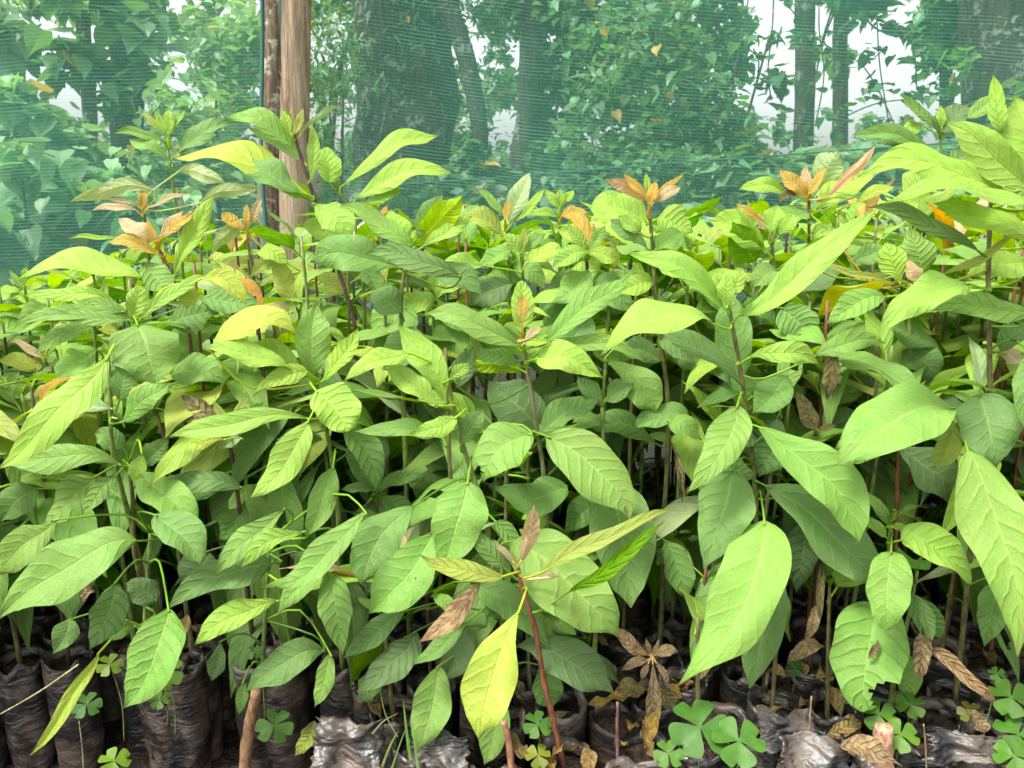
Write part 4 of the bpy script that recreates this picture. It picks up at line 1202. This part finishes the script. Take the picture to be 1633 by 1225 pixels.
# dry leaves lying about or hanging withered (traced)
def dryleaf(rec, Y, label, cat='dry leaf', name='dry_leaf', group='dry leaves in the bed'):
    f = rec.split(); P = at(float(f[0]), float(f[1]), Y)
    root = thing(name, label, cat, (P.x, P.y, P.z), group)
    o = hero_leaf(root, Y, None, rec, rd)
    # one mesh: let the blade itself be the thing
    o.parent = None; o.location = root.location; bpy.data.objects.remove(root); o.name = name
    tag(o, label, cat, group); return o
for rec, Y, lab in [
 ('1478 1032 1592 1130 30 R .05 0 f=.8 w=.5', .90, 'long curled pink brown dry leaf hanging at lower right'),
 ('1474 1000 1466 1084 34 R .0 0 f=.9 w=.6', .91, 'shrivelled grey pink leaf hanging beside the lower right seedling'),
 ('1460 950 1480 1030 26 G .1 0 f=.8 w=.4', .92, 'half withered green leaf above the shrivelled one'),
 ('1300 965 1282 1024 22 R .1 0 f=.9 w=.8', .94, 'crumpled brown leaf hanging right of the yellow green leaf'),
 ('1318 1030 1256 1056 28 R .12 0 f=.5 w=.4', .93, 'pink brown leaf lying across a green one'),
 ('1312 890 1306 1000 16 B .0 0 f=1.1 w=.9', .97, 'twisted thin dead leaf hanging in the dark gap'),
 ('1068 702 1088 806 14 B .06 0 f=1.1 w=.9', 1.06, 'long twisted dead leaf in the dark hollow'),
 ('1332 560 1318 640 30 B .0 0 f=1. w=.9', 1.10, 'dark shrivelled leaf clinging below the lime leaves at right'),
 ('298 980 284 1018 22 K .1 0 f=.8 w=.7', .99, 'pale papery dead leaf at lower left'),
 ('150 940 128 960 20 R .1 0 f=.8 w=.5', .99, 'reddish dead leaf tucked under the broad left leaf'),
 ('1584 554 1634 574 26 K .0 0 f=.2', 1.02, 'tan dry leaf at the right edge behind the stem'),
 ('500 1150 470 1206 34 V .1 0 f=.4 w=.3', .90, 'yellow and brown fallen leaf on the plastic at lower left'),
 ('1340 1190 1440 1225 40 R .1 0 f=.4 w=.4', .80, 'large brown fallen leaf beside the cut stump'),
 ('1120 1010 1110 1090 40 B .1 0 f=.3 w=.4', 1.0, 'flat brown leaf hanging behind the withered star seedling'),
 ('1400 1020 1384 1050 14 R .1 0 f=.9 w=.9', .9, 'tiny withered leaf on the bitten lime leaf'),
 ('1540 1130 1570 1170 26 R .1 0 f=.5 w=.4', .86, 'torn brown leaf on the ground at the right'),
 ('610 1120 596 1100 26 B .1 0 f=.4 w=.4', .92, 'small brown fallen leaf beside the grass blades'),
 ]:
    dryleaf(rec, Y, lab)
LM = []
for i in range(6):
    rg = random.Random(i+50); NU = 12
    C = [Vector((t-.5, 0, .18*math.sin(t*3+i))) for t in [k/NU for k in range(NU+1)]]
    V, F, UV = blade(C, Vector((0, 0, 1)), .17, 'oeb'[i % 3], .5*rg.uniform(.2, 1), .45, rg, NU, 6, twist=rg.uniform(-.8, .8))
    o = mk('dry_leaf', V, F, MDRY, None, None, UV); LM.append(o.data); bpy.data.objects.remove(o)
ZONES = [(940, 1080, 'fallen dry leaf on the bags below the withered star seedling'), (1180, 1340, 'fallen dry leaf on dark soil right of the clovers'), (1440, 1600, 'fallen dry leaf on the plastic at lower right'), (560, 700, 'fallen dry leaf among plastic at lower centre left'), (780, 930, 'fallen dry leaf near the foot of the red stem'), (290, 520, 'fallen dry leaf between the bags at lower left')]
for x0, x1, lab in ZONES:
    for k in range(11 if x0 > 600 else 5):
        px = rd.uniform(x0, x1); Y_ = rd.uniform(.82, 1.10) if x0 > 540 else rd.uniform(1.1, 1.18); q = at(px, 1100, Y_)
        x_ = (px-CX)/FPX*math.hypot(Y_, .68)
        o = bpy.data.objects.new('dry_leaf', rd.choice(LM)); COL.objects.link(o)
        o.location = (x_, Y_, ZSOIL+rd.uniform(.010, .024)); o.rotation_euler = (rd.uniform(-.5, .5), rd.uniform(-.5, .5), rd.uniform(0, 6.28))
        s = rd.uniform(.028, .07); o.scale = (s, s, s); cc = rd.choice([(.42, .22, .12), (.30, .15, .08), (.50, .30, .16), (.22, .12, .07), (.48, .24, .07)]); o.color = c4(cc)
        tag(o, lab, 'dry leaf', 'fallen dry leaves')
# sticks
def stick(pts, Y, r0, r1, label, name='stick', cat='stick', col=(.42, .25, .14)):
    P = smooth_path([at(x, y, Y) for x, y in pts], 5); V, F = tube(P, [r0+(r1-r0)*i/(len(P)-1) for i in range(len(P))], 10)
    V = [v + Vector((noise.noise(v*120), noise.noise(v*120+Vector((3, 3, 3))), noise.noise(v*90)))*r0*.35 for v in V]
    return tag(mk(name, V, F, MSTEM, None, col), label, cat)
stick([(409, 1100), (400, 1150), (392, 1200), (384, 1300)], .99, .0075, .0095, 'broken tan stick pushed in upright before the left bags')
stick([(1409, 1160), (1408, 1195), (1412, 1260)], .83, .010, .012, 'cut pinkish stump beside the clover at lower right', 'stump', 'stump', (.50, .30, .20))
stick([(803, 1150), (812, 1190), (818, 1260)], .84, .0035, .0045, 'short reddish cut stem left of the red seedling', 'stump', 'stump', (.40, .20, .12))
stick([(985, 1120), (984, 1170), (986, 1240)], .86, .0018, .0022, 'thin purplish cut stem right of the red seedling', 'stump', 'stump', (.22, .12, .12))
stick([(-5, 1142), (60, 1105), (125, 1060)], .96, .0009, .0012, 'thin dry straw leaning across the left bags', 'straw', 'straw', (.40, .38, .20))
stick([(126, 1150), (131, 1190), (134, 1240)], .97, .0006, .0009, 'fine vertical thread of straw down the left bags', 'straw', 'straw', (.40, .36, .24))
stick([(1294, 1110), (1290, 1170), (1286, 1200)], .86, .0008, .001, 'thin upright straw among the clovers right of centre', 'straw', 'straw', (.45, .33, .18))
stick([(1473, 1155), (1476, 1190), (1478, 1250)], .82, .0008, .001, 'thin weed stalk with pale bud at lower right', 'straw', 'straw', (.30, .22, .12))
# grass blades
def grass(pts, Y, w_, label, col):
    P = smooth_path([at(x, y, Y) for x, y in pts], 5); V, F, UV = [], [], []; n = len(P)
    for i, p in enumerate(P):
        h = w_*(1-(i/(n-1))**2)*.5+.0002
        V += [p+Vector((-h, 0, 0)), p+Vector((0, .0006, 0))-Vector((0, .0010, 0)), p+Vector((h, 0, 0))]; UV += [(i/n, 0), (i/n, .5), (i/n, 1)]
    for i in range(n-1):
        for j in range(2): F.append((i*3+j, i*3+j+1, i*3+j+4, i*3+j+3))
    tag(mk('grass_blade', V, F, MOX, None, col, UV), label, 'grass', 'grass blades at lower centre')
for q in [([(658, 1230), (650, 1180), (643, 1115)], .84, .0042, 'broad bright grass blade standing upright at lower centre', (.16, .36, .07)),
          ([(668, 1235), (662, 1190), (655, 1140)], .83, .003, 'upright grass blade right of the broad one', (.2, .4, .1)),
          ([(605, 1235), (622, 1190), (636, 1165)], .84, .003, 'grass blade leaning right from the bottom edge', (.25, .36, .1)),
          ([(622, 1235), (635, 1195), (648, 1160)], .83, .0022, 'second grass blade leaning right beside it', (.2, .34, .1)),
          ([(594, 1170), (612, 1150), (634, 1138)], .86, .0022, 'pale grass blade lying low over the plastic', (.38, .40, .2)),
          ([(634, 1175), (615, 1140), (606, 1100)], .86, .0012, 'thin curved grass blade leaning left', (.28, .38, .14))]:
    grass(*q)
# crumpled loose plastic flaps
def flap(px, py, Y, w_, h_, label, seed):
    c = at(px, py, Y); V, F = [], []; n = 22; UV = []
    for j in range(n+1):
        for i in range(n+1):
            x = (i/n-.5)*w_; z = (j/n-.5)*h_; k = Vector((x*26+seed*7, z*26, seed)); k2 = Vector((x*70+seed*7, z*70, seed+4))
            e = 1 + .25*noise.noise(Vector((i*.6, j*.6, seed)))
            V.append(Vector((x*e, .55*z + noise.noise(k)*.020 + noise.noise(k2)*.003, z*.75*e + noise.noise(k+Vector((0, 0, 8)))*.014)))
    F = [(j*(n+1)+i, j*(n+1)+i+1, (j+1)*(n+1)+i+1, (j+1)*(n+1)+i) for j in range(n) for i in range(n)]
    o = mk('plastic_scrap', V, F, MBAG, None, None, None, True, c); sm = o.modifiers.new('t', 'SOLIDIFY'); sm.thickness = .0008
    tag(o, label, 'plastic', 'crumpled plastic around the bags')
for i, q in enumerate([(555, 1190, .86, .085, .07, 'crumpled grey black plastic at lower left of centre'), (700, 1205, .84, .07, .05, 'crumpled black plastic under the hanging grey green leaf'),
                       (1256, 1165, .86, .07, .05, 'shiny folded black plastic right of the large clovers'), (1300, 1208, .80, .075, .035, 'black plastic roll at the bottom edge right of centre'),
                       (1545, 1195, .82, .085, .04, 'dull black plastic folds at the lower right')]):
    flap(*q, i+2)
